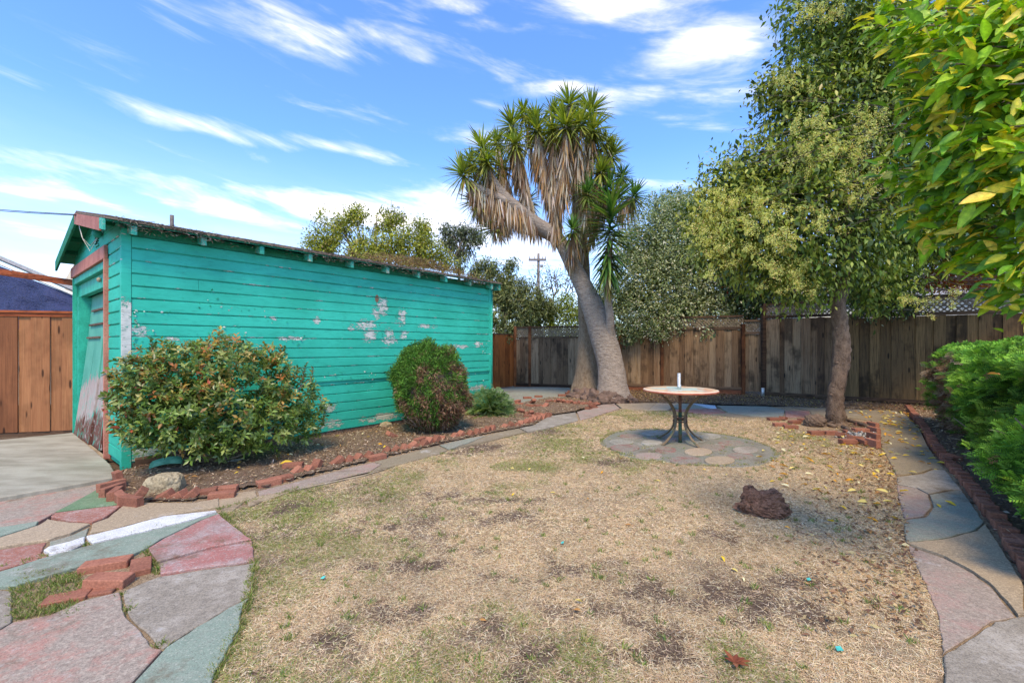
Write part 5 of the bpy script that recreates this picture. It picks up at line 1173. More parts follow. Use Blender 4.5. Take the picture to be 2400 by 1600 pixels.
# ------------------------------------------------------------------ variegated tree beyond the fence
vt = thing('variegated_tree', 'dense round grey green tree with cream edged leaves spilling over the fence', 'tree', P3(1590,811,14.2))
MB().tube([(vt.location.x,14.2,0),(vt.location.x,14.2,3.2)], [.16,.10], 10).build('trunk', M['bark'], vt, smooth=True)
VB = pxblobs([(1560,560,13.9,105),(1500,580,13.8,60),(1620,560,13.8,110),(1490,650,13.6,75),(1640,640,13.4,110),(1720,660,13.1,85),(1560,670,13.4,100),(1510,735,13.1,55),(1600,740,12.9,60),(1680,735,12.8,60),(1450,690,13.7,50),(1430,745,13.6,40),(1545,765,12.8,36),(1580,490,14.1,50),(1740,735,12.6,40),(1700,762,12.4,28),(1660,775,12.4,22),(1475,775,12.9,26)], .95, .75)
VP_ = [(.27,.34,.15),(.40,.46,.24),(.54,.57,.37),(.16,.22,.08),(.68,.68,.52)]
leafy(vt, VB, 17000, 6, .075, .075, .038, VP_, [.3,.28,.2,.14,.08], M['matte'], 41, DIA, 'foliage', .6, .05, .1, .22, .55, None, .28)
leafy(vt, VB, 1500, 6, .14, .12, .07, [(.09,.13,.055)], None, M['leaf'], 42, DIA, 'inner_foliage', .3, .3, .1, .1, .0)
hp = thing('white_blossom_shrub', 'shrub with small white flowers hanging over the stained fence', 'shrub', P3(1530,811,13.0))
leafy(hp, pxblobs([(1505,760,12.6,34),(1540,775,12.55,30),(1500,745,12.7,30),(1570,755,12.6,30),(1560,785,12.4,14),(1600,762,12.5,24)], .8, .6), 420, 6, .05, .045, .022, [(.10,.16,.06),(.20,.26,.12),(.60,.60,.50)], [.45,.3,.25], M['matte'], 43)
rb = thing('red_berry_shrub', 'dark glossy shrub dotted with red flowers above the lattice gate', 'shrub', P3(1800,811,12.6))
MB().tube([(rb.location.x,12.9,0),(rb.location.x,12.9,2.2)], .06, 8).build('stem', M['bark'], rb, smooth=True)
RBB = pxblobs([(1770,660,12.3,80),(1810,690,12.2,70),(1850,660,12.0,90),(1740,640,12.4,70),(1800,590,12.4,90),(1760,715,12.1,40),(1900,690,11.4,60)], .9, .7)
leafy(rb, RBB, 3600, 5, .08, .075, .040, [(.025,.055,.02),(.05,.09,.035),(.09,.13,.06),(.45,.05,.02)], [.45,.35,.185,.015], M['gloss'], 44, DIA, shell=.4)
# right side: dark mass and orange-red shrub behind the lattice
dk = thing('overhanging_laurel', 'dark small leaved shrub drooping over the shaded fence', 'shrub', P3(2080,811,10.2))
DKB = pxblobs([(2050,650,9.6,75),(2110,690,9.4,60),(2180,590,9.8,60),(2040,715,9.4,40),(2110,715,9.2,28),(2300,560,9.6,60),(2230,560,9.8,60),(2100,600,9.8,80),(2350,540,9.6,70),(2000,690,9.6,45)], .8, .7)
leafy(dk, DKB, 6000, 5, .075, .06, .030, [(.03,.055,.02),(.06,.10,.03),(.16,.20,.05),(.25,.27,.07),(.35,.36,.20)], [.4,.28,.17,.1,.05], M['gloss'], 45, DIA, shell=.3, hole=.36)
MB().tube([(dk.location.x,10.5,0),(dk.location.x,10.3,2.4)], .05, 8).build('stem', M['bark'], dk, smooth=True)
og = thing('orange_shrub', 'orange red leaved shrub glowing above the lattice of the shaded fence', 'shrub', P3(2250,811,10.3))
leafy(og, pxblobs([(2250,650,9.5,40),(2300,640,9.5,40),(2220,668,9.4,24),(2330,660,9.4,30),(2270,600,9.6,40),(2200,640,9.5,26),(2240,610,9.6,40),(2310,600,9.6,40),(2180,660,9.5,26),(2290,670,9.4,24)], .7, .6), 2200, 5, .06, .060, .028, [(.55,.12,.03),(.65,.22,.05),(.40,.07,.03),(.5,.35,.08)], None, M['matte'], 46, DIA, shell=.2)
rng = np.random.default_rng(33)
for i in range(46):
    px, py = rng.uniform(2080,2330), rng.uniform(600,735); a = P3(px,py,9.0); c = P3(px+rng.uniform(90,260), py+rng.uniform(-30,30), 8.6)
    MB().tube(curve(a, c, .04, 4, .03), [.007,.007,.006,.005,.004], 4).build('shoot', M['twig'], dk)

# ------------------------------------------------------------------ trees behind the shed
bt = thing('yellow_green_tree', 'yellow green tree rising above the shed roof', 'tree', P3(870,811,14))
MB().tube([(bt.location.x,14,0),(bt.location.x,14,4)], [.2,.08], 8).build('trunk', M['bark'], bt, smooth=True)
BB = pxblobs([(770,560,14,52),(745,585,13.8,34),(820,565,14,60),(775,515,14.2,30),(803,497,14.2,20),(850,520,14,38),(830,500,14,20),(905,570,14,70),(905,515,14.2,28),(925,512,14.2,22),(985,555,14,36),(985,533,14.1,24),(960,590,13.8,60),(1010,590,13.8,38),(860,600,13.6,70),(1035,612,13.8,26)], .95, .8)
leafy(bt, BB, 6500, 6, .085, .085, .038, [(.24,.28,.035),(.38,.41,.05),(.48,.46,.08),(.12,.15,.035),(.38,.26,.10)], [.28,.3,.2,.18,.04], M['leaf'], 51, DIA, 'foliage', .4, .2, .1, .3, .3, None, .38)
rng = np.random.default_rng(8)
def twigs(root, blobs, base, n, r=.02, seed=1, mat='bark'):
    rg = np.random.default_rng(seed); C, D = crown_points(blobs, n, rg, .5, .1)
    for c in C: MB().tube(curve(Vector(base)+Vector(rg.normal(size=3)*.1), Vector(c), -.15, 5, .05), [r,r*.85,r*.7,r*.5,r*.35,r*.2], 5).build('branch', M[mat], root)
twigs(bt, BB, (bt.location.x, 14, 3.2), 26, .045, 2)
for px, py in ((803,482),(915,470),(945,490)): MB().tube([P3(px,py+60,14), P3(px+2,py,14)], [.02,.006], 5).build('branch', M['bark'], bt)
sp = thing('slender_tree', 'slender sparse tree with drooping grey green leaves above the shed end', 'tree', P3(1076,811,16))
MB().tube([(P3(1076,0,16).x,16,0), P3(1076,640,16), P3(1077,580,16)], [.10,.05,.035], 8).build('trunk', M['twig'], sp, smooth=True)
SB = pxblobs([(1050,560,16,20),(1075,545,16,18),(1100,560,16,22),(1115,545,16,16),(1045,535,16,13),(1125,560,16,12),(1060,575,16,16),(1095,590,16,14),(1070,600,16,16),(1090,535,16,10)], 1, .8)
leafy(sp, SB, 900, 5, .10, .13, .032, [(.10,.13,.06),(.16,.19,.09),(.07,.09,.05)], None, M['leaf'], 52, DIA, down=.8, shell=.1)
twigs(sp, SB, P3(1077,600,16), 22, .022, 4, 'twig')
eu = thing('drooping_tree', 'loose drooping leaved tree beside the rear corner of the shed', 'tree', P3(1180,811,15.5))
EB = pxblobs([(1130,640,15.5,30),(1150,625,15.5,20),(1165,680,15.4,40),(1195,690,15.4,42),(1195,625,15.5,14),(1203,612,15.5,10),(1185,655,15.5,24),(1210,720,15.3,45),(1165,735,15.2,45),(1240,735,15.3,36),(1110,625,15.5,24),(1085,620,15.5,22),(1250,700,15.6,30),(1280,720,15.6,26),(1225,670,15.6,20),(1180,770,14.9,24),(1215,765,15.0,24),(1185,790,14.3,10)], 1, .8)
leafy(eu, EB, 5200, 5, .085, .11, .034, [(.13,.17,.06),(.22,.26,.09),(.32,.34,.13),(.08,.10,.04)], [.35,.3,.15,.2], M['leaf'], 53, DIA, down=.7, shell=.3, hole=.30)
MB().tube([(eu.location.x,15.5,0), P3(1182,700,15.5), P3(1195,620,15.5)], [.09,.05,.02], 8).build('trunk', M['twig'], eu, smooth=True)
twigs(eu, EB, P3(1182,740,15.5), 24, .025, 5, 'twig')
bb = thing('bare_tree', 'bare dark branched tree in front of the utility pole', 'tree', P3(1290,811,17))
MB().tube([(P3(1290,0,17).x,17,0), P3(1292,740,17), P3(1290,700,17)], [.12,.09,.07], 8).build('trunk', M['bark'], bb, smooth=True)
rg = np.random.default_rng(12)
def grow(p, d, L, r, dep):
    e = p+d*L; k = [p, p.lerp(e,.5)+Vector(rg.normal(size=3)*.06*L), e]; MB().tube(k, [r,r*.85,r*.65], 5).build('branch', M['bark'], bb)
    if dep == 0: return
    for _ in range(3 if dep > 1 else 2): grow(e, (d+Vector(rg.normal(size=3)*.55)+Vector((0,0,.08))).normalized(), L*rg.uniform(.6,.85), r*.6, dep-1)
for px, py in ((1265,690),(1300,680),(1325,700)): p0 = P3(1291,735,17); grow(p0, (P3(px,py,17)-p0).normalized(), .68, .045, 4)
leafy(bb, pxblobs([(1265,660,17,36),(1300,660,17,40),(1330,690,17,34),(1250,690,17,24)], 1, .8), 230, 4, .1, .09, .04, [(.12,.10,.08),(.16,.18,.06)], None, M['leaf'], 54, DIA, shell=.1)
yb = thing('lime_bush', 'bright yellow green bush behind the lattice fence left of the yucca', 'bush', P3(1290,811,16))
leafy(yb, pxblobs([(1260,740,16,32),(1300,745,16,34),(1340,735,16,34),(1325,710,16.2,28),(1285,725,16.2,24),(1370,740,16,34),(1240,765,15.6,24),(1400,700,16.5,40),(1225,780,15.6,26),(1255,785,15.6,26),(1285,780,15.6,28),(1315,785,15.6,28),(1345,780,15.6,28),(1380,785,15.6,28),(1415,790,15.6,30),(1270,800,15.6,24),(1330,800,15.6,24)], .8, .8), 4200, 5, .09, .085, .035, [(.22,.29,.03),(.34,.40,.05),(.12,.17,.03)], None, M['leaf'], 55, DIA, shell=.2)
MB().tube([(yb.location.x,16,0),(yb.location.x,16,1.8)], .06, 8).build('stem', M['bark'], yb, smooth=True)

# ------------------------------------------------------------------ leafy shrub before the shed
ps = thing('leafy_shrub', 'broad glossy green shrub with orange red new shoots before the shed wall', 'shrub', G(480,1092))
SBX = pxblobs([(345,920,4.35,72),(430,880,4.6,85),(520,870,4.85,85),(600,900,5.1,82),(675,925,5.35,62),(420,975,4.45,95),(520,975,4.7,98),(620,985,5.0,84),(700,1000,5.3,44),(345,1000,4.3,58),(450,1035,4.45,58),(560,1040,4.7,55),(315,880,4.3,40),(740,960,5.4,28),(385,850,4.5,30),(350,830,4.5,16),(485,820,4.75,22),(640,845,5.2,26),(560,830,5.0,22),(290,960,4.25,24)], .95, .75)
rng = np.random.default_rng(61)
C, D = crown_points(SBX, 2700, rng, .58, .30); kk = fbm(C[:,0]*1+C[:,1], C[:,2], 2.6, 77, 3) > .33; C, D = C[kk], D[kk]
keep = np.ones(len(C), bool); sw = (C[:,0]+4.056)*.778-(C[:,1]-4.64)*.628; keep &= (sw > .04) & (C[:,2] > .17); C, D = C[keep], D[keep]
n = len(C); per = 7; AX = unit(D*.55+np.array([0,-.1,.55])+rng.normal(size=(n,3))*.3)
a = (np.arange(per)*2.4)[None,:]+rng.random((n,1))*6.28; e1v = unit(np.cross(AX, rdir(n, rng))); e2v = np.cross(AX, e1v)
rad = np.cos(a)[:,:,None]*e1v[:,None,:]+np.sin(a)[:,:,None]*e2v[:,None,:]; el_ = rng.uniform(.15,1.1,(n,per,1))
A = (rad+AX[:,None,:]*el_).reshape(-1,3); P = (C[:,None,:]+AX[:,None,:]*.012*np.arange(per)[None,:,None]).reshape(-1,3); N = np.repeat(AX, per, 0)
z = C[:,2]; new = (rng.random(n) < np.clip(.16+.55*(z-.70), .05, .50)); cc = palette(n, [(.11,.19,.035),(.18,.26,.055),(.27,.33,.09),(.06,.11,.022)], [.35,.3,.15,.2], .15, rng)
nc = palette(n, [(.44,.32,.09),(.55,.27,.08),(.60,.13,.05),(.36,.38,.12)], [.35,.33,.12,.2], .15, rng); cc = np.where(new[:,None], cc*.35+nc*.65, cc)
cols = np.repeat(cc, per, 0)*rng.uniform(.8,1.25,(n*per,1)); ll = rng.uniform(.045,.080,n*per)
foliage('foliage', ps, P, A, N, ll, ll*.42, LEAF4, np.clip(cols*1.12,0,1), M['gloss'], .1)
idx = np.argsort(P[:,1]+rng.random(len(P))*.8)[:3000]; idx = rng.choice(idx, 290, replace=False)
single_leaves(ps, unit_leaves('leaf', LEAF4, [(.09,.16,.035),(.16,.22,.06),(.06,.11,.025),(.40,.20,.06),(.46,.10,.05)], M['gloss']), P[idx]-unit(P[idx])*.03, A[idx], N[idx], ll[idx]*1.15, ll[idx]*.5)
for i in range(34):
    px = rng.uniform(300,740); py = rng.uniform(860,1010); d = 4.35+(px-300)/440*1.0
    MB().tube(curve(P3(rng.uniform(440,520),1082,4.85), P3(px,py,d), .03, 5, .03), [.016,.013,.010,.008,.006,.004], 6).build('stem', M['twig'], ps, smooth=True)
for px, py, d in ((352,795,4.5),(485,797,4.75),(642,830,5.2),(718,850,5.4),(765,955,5.45),(262,905,4.2),(655,1060,5.0),(735,860,5.4),(255,880,4.25)):
    MB().tube(curve(P3(px+(12 if px<500 else -18),py+70,d), P3(px,py,d), 0, 3, .01), [.006,.005,.004,.003], 5).build('stem', M['twig'], ps)
    n = 34; t = rng.random(n); P = np.array(P3(px,py,d))*(1-t[:,None])+np.array(P3(px+(8 if px<500 else -10),py+50,d))*t[:,None]; a = rng.random(n)*6.28
    A = np.stack([np.cos(a)*.8, np.sin(a)*.8, .8-.5*t], 1); foliage('sprig', ps, P, A, np.tile((0,0,1.),(n,1)), .05, .021, LEAF4, palette(n, [(.14,.2,.05),(.36,.24,.08),(.1,.16,.04)], None, .2, rng), M['gloss'], .05, None)

# ------------------------------------------------------------------ half-brown juniper
jn = thing('clipped_juniper', 'rounded clipped juniper green on top and dead brown on the lower right', 'shrub', G(1012,1020))
rng = np.random.default_rng(71); C0 = np.array(P3(1012,912,6.75)); C0[2] = .68
D = rdir(7500, rng); k = .84+.16*rng.random(len(D)); k *= 1+.50*(fbm(D[:,0]*2.2+4+D[:,1], D[:,2]*2.2+D[:,1], 1.9, 3, 4)-.5)
sx = np.array([.56,.54,.66]); C = C0+D*sx*k[:,None]; C[:,2] = np.maximum(C[:,2], .06)
low = C[:,2] < .35; C[low,0] = C0[0]+(C[low,0]-C0[0])*(.82+.1*rng.random(low.sum()))
n = len(C); C[:,0] += .05*np.sin(C[:,2]*5); per = 9; br = (D[:,0]*.65-D[:,2]*.85+(fbm(D[:,0]*2+3, D[:,2]*2+D[:,1], 2.6, 8, 4)-.5)*4.2+rng.normal(size=n)*.30)
brn = br > .12
g_ = palette(n, [(.09,.22,.035),(.15,.31,.05),(.05,.12,.022)], [.4,.3,.3], .15, rng); b_ = palette(n, [(.30,.17,.10),(.42,.26,.16),(.16,.08,.05),(.14,.18,.05)], [.38,.22,.28,.12], .2, rng)
cc = np.where(brn[:,None], b_, g_); P = np.repeat(C, per, 0)+rng.normal(size=(n*per,3))*.022; A = np.repeat(D, per, 0)*.6+rdir(n*per, rng)*.8+np.array([0,0,.15]); A[np.repeat(brn, per),2] -= .45
foliage('foliage', jn, P, A, rdir(n*per, rng), rng.uniform(.03,.075,n*per), .011, DIA, np.clip(np.repeat(cc, per, 0)*rng.uniform(.6,1.4,(n*per,1)),0,1), M['matte'], .1)
ball('core', tuple(C0-np.array([0,0,.04])), .5, M['bark'], jn, True, 1.15, sub=3)
for i in range(30):
    a = rng.random()*6.28; e = C0+np.array([math.cos(a)*.5, math.sin(a)*.5, rng.uniform(-.5,.1)]); MB().tube(curve((C0[0],C0[1],.02), e, .05, 4, .03), [.02,.016,.012,.008,.004], 5).build('stem', M['twig'], jn)

# ------------------------------------------------------------------ fern-like conifer
fe = thing('feathery_conifer', 'small feathery dark green shrub beside the rear end of the shed', 'shrub', G(1150,976))
rng = np.random.default_rng(81); b0 = np.array(G(1150,972)); 
for i in range(120):
    a = rng.random()*6.28; e = rng.uniform(.15,1.45); L = rng.uniform(.40,.66); d = np.array([math.cos(a)*math.cos(e), math.sin(a)*math.cos(e), math.sin(e)]); n = 60; t = np.linspace(.1,1,n)
    P = b0+np.array([0,0,.03])+d*(t*L)[:,None]; P[:,2] -= (t**2)*L*.30; P[:,2] = np.maximum(P[:,2], .03); side = unit(np.cross(d, [0,0,1])[None])[0]; s_ = np.where(np.arange(n)%2, 1., -1.)[:,None]
    A = side*s_+d*.7+np.array([0,0,-.15])+rng.normal(size=(n,3))*.12; lime = a > 3.3 and a < 4.4 and e < .5
    cols = palette(n, [(.30,.42,.09)] if lime else [(.10,.20,.06),(.18,.30,.09),(.28,.40,.14)], None, .2, rng)
    V, Fc = scatter(P, A, np.tile((0,0,1.),(n,1)), .085*(1-t*.55), .020, DIA); wmesh('frond', V, Fc, M['matte'], fe, np.repeat(cols, 4, 0))

n = 700; D = rdir(n, rng); D[:,2] = np.abs(D[:,2]); k = .75+.25*rng.random(n); C = b0+D*np.array([.40,.36,.50])*k[:,None]*(1+.5*(fbm(D[:,0]*2+3, D[:,1]*2+D[:,2], 2, 5, 3)-.5))[:,None]; per = 9; cc = palette(n, [(.14,.25,.09),(.22,.34,.13),(.34,.44,.20),(.08,.15,.05)], None, .15, rng)
q = np.repeat(np.arange(n), per); tt = np.tile(np.linspace(0,1,per), n); AX = unit(D*.8+rdir(n, rng)*.4); sd_ = unit(np.cross(AX, rdir(n, rng))); P = C[q]+AX[q]*(tt*.11)[:,None]; P[:,2] = np.maximum(P[:,2]-tt**2*.04, .02)
foliage('foliage', fe, P, sd_[q]*np.where(np.tile(np.arange(per), n)%2, 1., -1.)[:,None]+AX[q]*.8, np.cross(sd_, AX)[q], .048*(1.1-.5*tt), .012, DIA, cc[q], M['matte'], .1)
# ------------------------------------------------------------------ hedge
hg = thing('yew_hedge', 'bright green feathery clipped hedge beside the right path', 'hedge', (5.5,4.5,0))
rng = np.random.default_rng(91)
h0, h1 = Vector((2.90,2.17,0)), Vector((6.96,7.52,0)); hd = (h1-h0).normalized(); hn = Vector((hd.y,-hd.x,0)); HLn = (h1-h0).length
n = 26000; s = (rng.random(n)**1.35)*HLn; face = rng.random(n); t = np.zeros(n); z = np.zeros(n)
top = face < .34; fr = ~top
wd = 1.5; hh = 1.26+.10*(fbm(s, s*0, .9, 4, 3)-.5)*2
t[top] = rng.random(top.sum())*wd; z[top] = hh[top]-.10*(1-np.minimum(1, t[top]/.35))**2
z[fr] = rng.random(fr.sum())**.85*hh[fr]*.98; bulge = np.sin(np.clip(z/hh,0,1)*math.pi*.9+.25)
t[fr] = .27-.26*bulge[fr]+.06*(z[fr] < .35)+.05*rng.normal(size=fr.sum())
nz = fbm(s+t*.5, z+t, 1.9, 6, 4)-.5; t = t+np.where(fr, -nz*.75, 0)+.1; z = z+np.where(top, nz*.42, 0)
endcap = s < .25; 
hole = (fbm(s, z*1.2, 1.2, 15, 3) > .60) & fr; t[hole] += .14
C = np.stack([h0.x+hd.x*s+hn.x*t, h0.y+hd.y*s+hn.y*t, np.maximum(z,.03)], 1); C = C[:,:3]
outn = np.where(fr[:,None], -np.array([hn.x,hn.y,-.25]), np.array([-hn.x*.25,-hn.y*.25,1.]))
brownspot = (np.abs(s-5.2) < .9) & fr & (fbm(s, z, 2.3, 19, 3) > .50)
brownspot |= fr & (rng.random(n) < .02)
cc = palette(n, [(.08,.22,.03),(.15,.34,.04),(.23,.44,.06),(.05,.13,.022)], [.3,.3,.2,.2], .12, rng)
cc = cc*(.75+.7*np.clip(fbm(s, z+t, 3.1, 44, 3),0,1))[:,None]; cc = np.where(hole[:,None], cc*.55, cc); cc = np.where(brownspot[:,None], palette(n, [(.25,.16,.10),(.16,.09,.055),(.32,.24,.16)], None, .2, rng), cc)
per = 12; q = np.repeat(np.arange(n), per); tt = np.tile(np.linspace(0,1,per), n); AX = unit(outn*.8+rdir(n, rng)*.75+np.array([0,0,.18])); sd_ = unit(np.cross(AX, rdir(n, rng)))
P = C[q]+AX[q]*(tt*.085)[:,None]; P[:,2] -= tt**2*.02; sgn = np.where(np.tile(np.arange(per), n)%2, 1., -1.)[:,None]
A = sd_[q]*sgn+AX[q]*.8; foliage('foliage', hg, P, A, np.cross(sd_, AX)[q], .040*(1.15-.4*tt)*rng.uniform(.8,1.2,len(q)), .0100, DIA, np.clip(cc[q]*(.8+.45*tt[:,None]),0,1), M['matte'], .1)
m = MB(); vs = []
nS, nZ = 30, 8
for i in range(nS+1):
    for j in range(nZ+1):
        s_ = HLn*i/nS; z_ = 1.12*min(1, j/6); t_ = .30 if j <= 6 else .30+(j-6)*.55; p = h0+hd*s_+hn*(t_+.10*(float(fbm(s_, z_, 2, 4, 2))-.5)); vs.append((p.x,p.y,z_))
m.add(vs, [(i*(nZ+1)+j, (i+1)*(nZ+1)+j, (i+1)*(nZ+1)+j+1, i*(nZ+1)+j+1) for i in range(nS) for j in range(nZ)])
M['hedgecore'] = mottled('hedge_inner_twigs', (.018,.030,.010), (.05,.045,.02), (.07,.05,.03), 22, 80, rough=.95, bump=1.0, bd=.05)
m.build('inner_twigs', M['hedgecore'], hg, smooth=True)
for i in range(60):
    s_ = rng.uniform(.3,6); p = h0+hd*s_+hn*.45; e = p-hn*rng.uniform(.1,.4)+Vector((rng.normal()*.15, rng.normal()*.15, rng.uniform(.25,.9)))
    MB().tube(curve((p.x,p.y,.1), e, 0, 4, .03), [.012,.010,.008,.006,.004], 5).build('stem', M['twig'], hg)
p = P3(2340,875,4.6); 

# ------------------------------------------------------------------ citrus in the foreground
ct = thing('citrus_tree', 'citrus branches with large yellow green leaves and small green fruit overhanging from the right', 'citrus tree', (3.6,1.9,0))
rtrunk('trunk', [Vector((3.6,1.9,-.05)),Vector((3.58,1.92,.8)),Vector((3.55,1.95,1.6)),Vector((3.5,1.95,2.3))], [.11,.09,.085,.07], M['bark'], ct, 16, 4, .08)
rng = np.random.default_rng(101); tips = []; CIT = [(2150,60,2.1),(2080,20,2.2),(2230,40,2.0),(2330,40,1.9),(2190,120,1.95),(2120,170,2.1),(2280,140,1.85),(2370,150,1.9),(2160,230,2.1),(2240,240,1.95),(2330,250,1.85),(2130,150,2.2),(2200,320,2.05),(2290,330,1.9),(2380,330,1.85),(2120,310,2.2),(2160,400,2.15),(2250,420,2.0),(2340,410,1.9),
    (2100,420,2.25),(2080,395,2.3),(2190,470,2.1),(2280,500,2.0),(2370,490,1.9),(2150,510,2.2),(2220,540,2.1),(2320,560,2.0),(2390,570,1.9),(2180,560,2.15),(2350,640,1.95),(2290,620,2.05),(2395,700,1.9),(2330,700,2.0),(2370,60,1.8),(2290,60,1.8),(2240,150,1.75),(2060,60,2.3),(2200,20,1.9),(2340,200,1.75),(2250,330,1.8),(2385,250,1.8),(2110,240,2.25),(2310,440,1.8),(2385,420,1.8),(2100,90,2.2),(2270,380,1.85),(2210,190,1.85),(2360,360,1.75),(2395,640,1.85),(2300,20,1.8),(2260,200,1.9),(2325,110,1.8),(2310,300,1.8)]
for i, (px, py, d) in enumerate(CIT):
    e = P3(px,py,d); st_ = Vector((3.5+rng.normal()*.05, 1.95+rng.normal()*.05, 1.6+min(.7,max(0,(600-py)/600*.9)))); MB().tube(curve(st_, e, -.10, 6, .02), [.016,.013,.010,.008,.006,.005,.003], 6).build('branch', M['greentwig'] if 'greentwig' in M else M['twig'], ct, smooth=True); tips.append((e, (e-st_).normalized()))
Pl, Al, Nl = [], [], []
for e, d in tips:
    for k in range(50):
        t = rng.random()**1.2*.32; p = e-d*t+Vector(rng.normal(size=3)*(.035+.12*t)); a = Vector(rng.normal(size=3)).normalized(); a = (a*.75+d*.7+Vector((-.1,0,-.22))).normalized(); Pl.append(p); Al.append(a); Nl.append(Vector(rng.normal(size=3)*.45)+Vector((0,-.35,.8)))
Pl, Al, Nl = np.array(Pl), np.array(Al), np.array(Nl); n = len(Pl); L_ = rng.uniform(.058,.118,n)
CP = [(.16,.36,.03),(.26,.46,.035),(.38,.54,.045),(.09,.20,.025),(.70,.58,.06),(.78,.55,.09)]; CWt = [.24,.25,.22,.13,.11,.05]
order = rng.permutation(n); s1, s2 = order[:280], order[280:]
single_leaves(ct, unit_leaves('leaf', BIG, CP, M['citrus']), Pl[s1]-unit(Pl[s1])*.05, Al[s1], Nl[s1], L_[s1]*1.15, L_[s1]*.48)
foliage('foliage', ct, Pl[s2], Al[s2], Nl[s2], L_[s2], L_[s2]*.42, BIG, palette(len(s2), CP, CWt, .15, rng), M['citrus'], .18)
for px, py, d in ((2275,440,1.85),(2168,490,2.0),(2377,402,1.75),(2310,75,1.8),(2225,160,1.8),(2350,545,1.9)): ball('fruit', P3(px,py,d), .021, M['fruit'], ct, True, 1.15)

# ------------------------------------------------------------------ lawn, litter, mulch
rng = np.random.default_rng(201)
lx0, lx1, ly0, ly1 = -4.2, 8.5, 1.2, 9.8
LP = [(p.x,p.y) for p in LW]
SPOTS = [(865,1330,.20,.09),(945,1320,.16,.09),(1060,1290,.2,.1),(1270,1530,.2,.15),(770,1530,.22,.12),(960,1435,.18,.10),(1170,1350,.2,.12),(690,1190,.25,.14),(1040,1160,.3,.14),(1150,1210,.3,.15),(900,1240,.25,.12),(1480,1380,.25,.14),(1610,1420,.25,.15),(1560,1480,.2,.12),(1900,1450,.3,.14),(1400,1440,.2,.12),(1520,1540,.25,.12),(660,1200,.2,.1),(1720,1260,.25,.12),(640,1255,.2,.12),(1180,1175,.3,.14),(1010,1330,.2,.1),(1340,1330,.2,.1),(1830,1360,.2,.12),(1160,1480,.15,.1)]
SG_ = [(G(a,b_).x, G(a,b_).y, c, d) for a, b_, c, d in SPOTS]
def bare(x, y):
    v = (fbm(x, y, 1.15, 2, 4)-.56)*5.5
    for cx, cy, rx, ry in SG_: v = np.maximum(v, 1.0-np.sqrt(((x-cx)/rx)**2+((y-cy)/ry)**2)*.75+(fbm(x, y, 9, 9, 4)-.5)*3.0)
    return np.clip(v, 0, 1)
def bladeset(n_, ymin, ymax, L0, L1, W_, dens=1.0):
    x = rng.uniform(lx0, lx1, n_); y = rng.uniform(ymin, ymax, n_); k = inpoly(x+(fbm(x,y,6,4,3)-.5)*.10, y+(fbm(x,y,6,14,3)-.5)*.10, LP); x, y = x[k], y[k]
    padk = (x-PC.x)**2+(y-PC.y)**2 > 1.03**2; x, y = x[padk], y[padk]
    bv = bare(x, y); k = rng.random(len(x)) < (1-.78*bv)*(.55+.45*(fbm(x, y, 9, 21, 3) > .42)); x, y, bv = x[k], y[k], bv[k]; m_ = len(x)
    P = np.stack([x, y, .004+.006*rng.random(m_)], 1); a = rng.random(m_)*6.28+fbm(x, y, 2.5, 33, 2)*6; up = np.abs(rng.normal(size=m_))*.32+.04
    grn = np.clip((fbm(x, y, .55, 12, 3)-.58)*2.6+(fbm(x, y, 3.2, 17, 3)-.56)*1.8+.16*(y > 4.6)+.04*(x < -.6)+.22*np.exp(-((x+1.35+.0*y)/.7)**2)*(y < 4)+.18*(y > 4)*(x < .9), 0, .85)
    isg = rng.random(m_) < grn*.75; up = np.where(isg, up+.35, up)
    A = np.stack([np.cos(a), np.sin(a), up], 1); cols = palette(m_, [(.75,.55,.33),(.84,.67,.44),(.62,.44,.26),(.38,.26,.16),(.86,.75,.54)], [.3,.27,.2,.1,.13], .15, rng)
    gc = palette(m_, [(.24,.29,.06),(.34,.36,.11),(.16,.24,.05),(.40,.38,.16)], None, .2, rng); cols = np.where(isg[:,None], gc, cols); cols = cols*(1-.25*np.clip(fbm(x,y,2.2,41,3)-.45,0,.5)[:,None]*2)
    V, Fc = scatter(P, A, np.tile((0,0,1.),(m_,1))+rng.normal(size=(m_,3))*.3, rng.uniform(L0, L1, m_), W_*rng.uniform(.7,1.3,m_), TRI, .25); return V, Fc, np.repeat(cols, 3, 0)
lv = np.empty(len(lawn_sheet.data.vertices)*3, dtype=np.float32); lawn_sheet.data.vertices.foreach_get('co', lv); lv = lv.reshape(-1,3)
bv_ = bare(lv[:,0], lv[:,1])[:,None]; lc = np.ones((len(lv),4), dtype=np.float32); lc[:,:3] = np.array([.46,.34,.21])*(1-bv_)+np.array([.19,.13,.088])*bv_
lawn_sheet.data.color_attributes.new('col','FLOAT_COLOR','POINT').data.foreach_set('color', lc.ravel())
Vs, Fs, Cs = [], [], []; off = 0
for args in ((900000,1.3,3.0,.016,.050,.0027),(650000,3.0,5.2,.018,.050,.0038),(480000,5.2,9.7,.022,.055,.0065)):
    V, Fc, c_ = bladeset(*args); Vs.append(V); Fs.append(Fc+off); Cs.append(c_); off += len(V)
gobj = wmesh('dry_grass', np.concatenate(Vs), np.concatenate(Fs), M['dry'], None, np.concatenate(Cs), kind='stuff'); tag(gobj, 'sparse dry straw coloured lawn grass with green patches', 'grass')
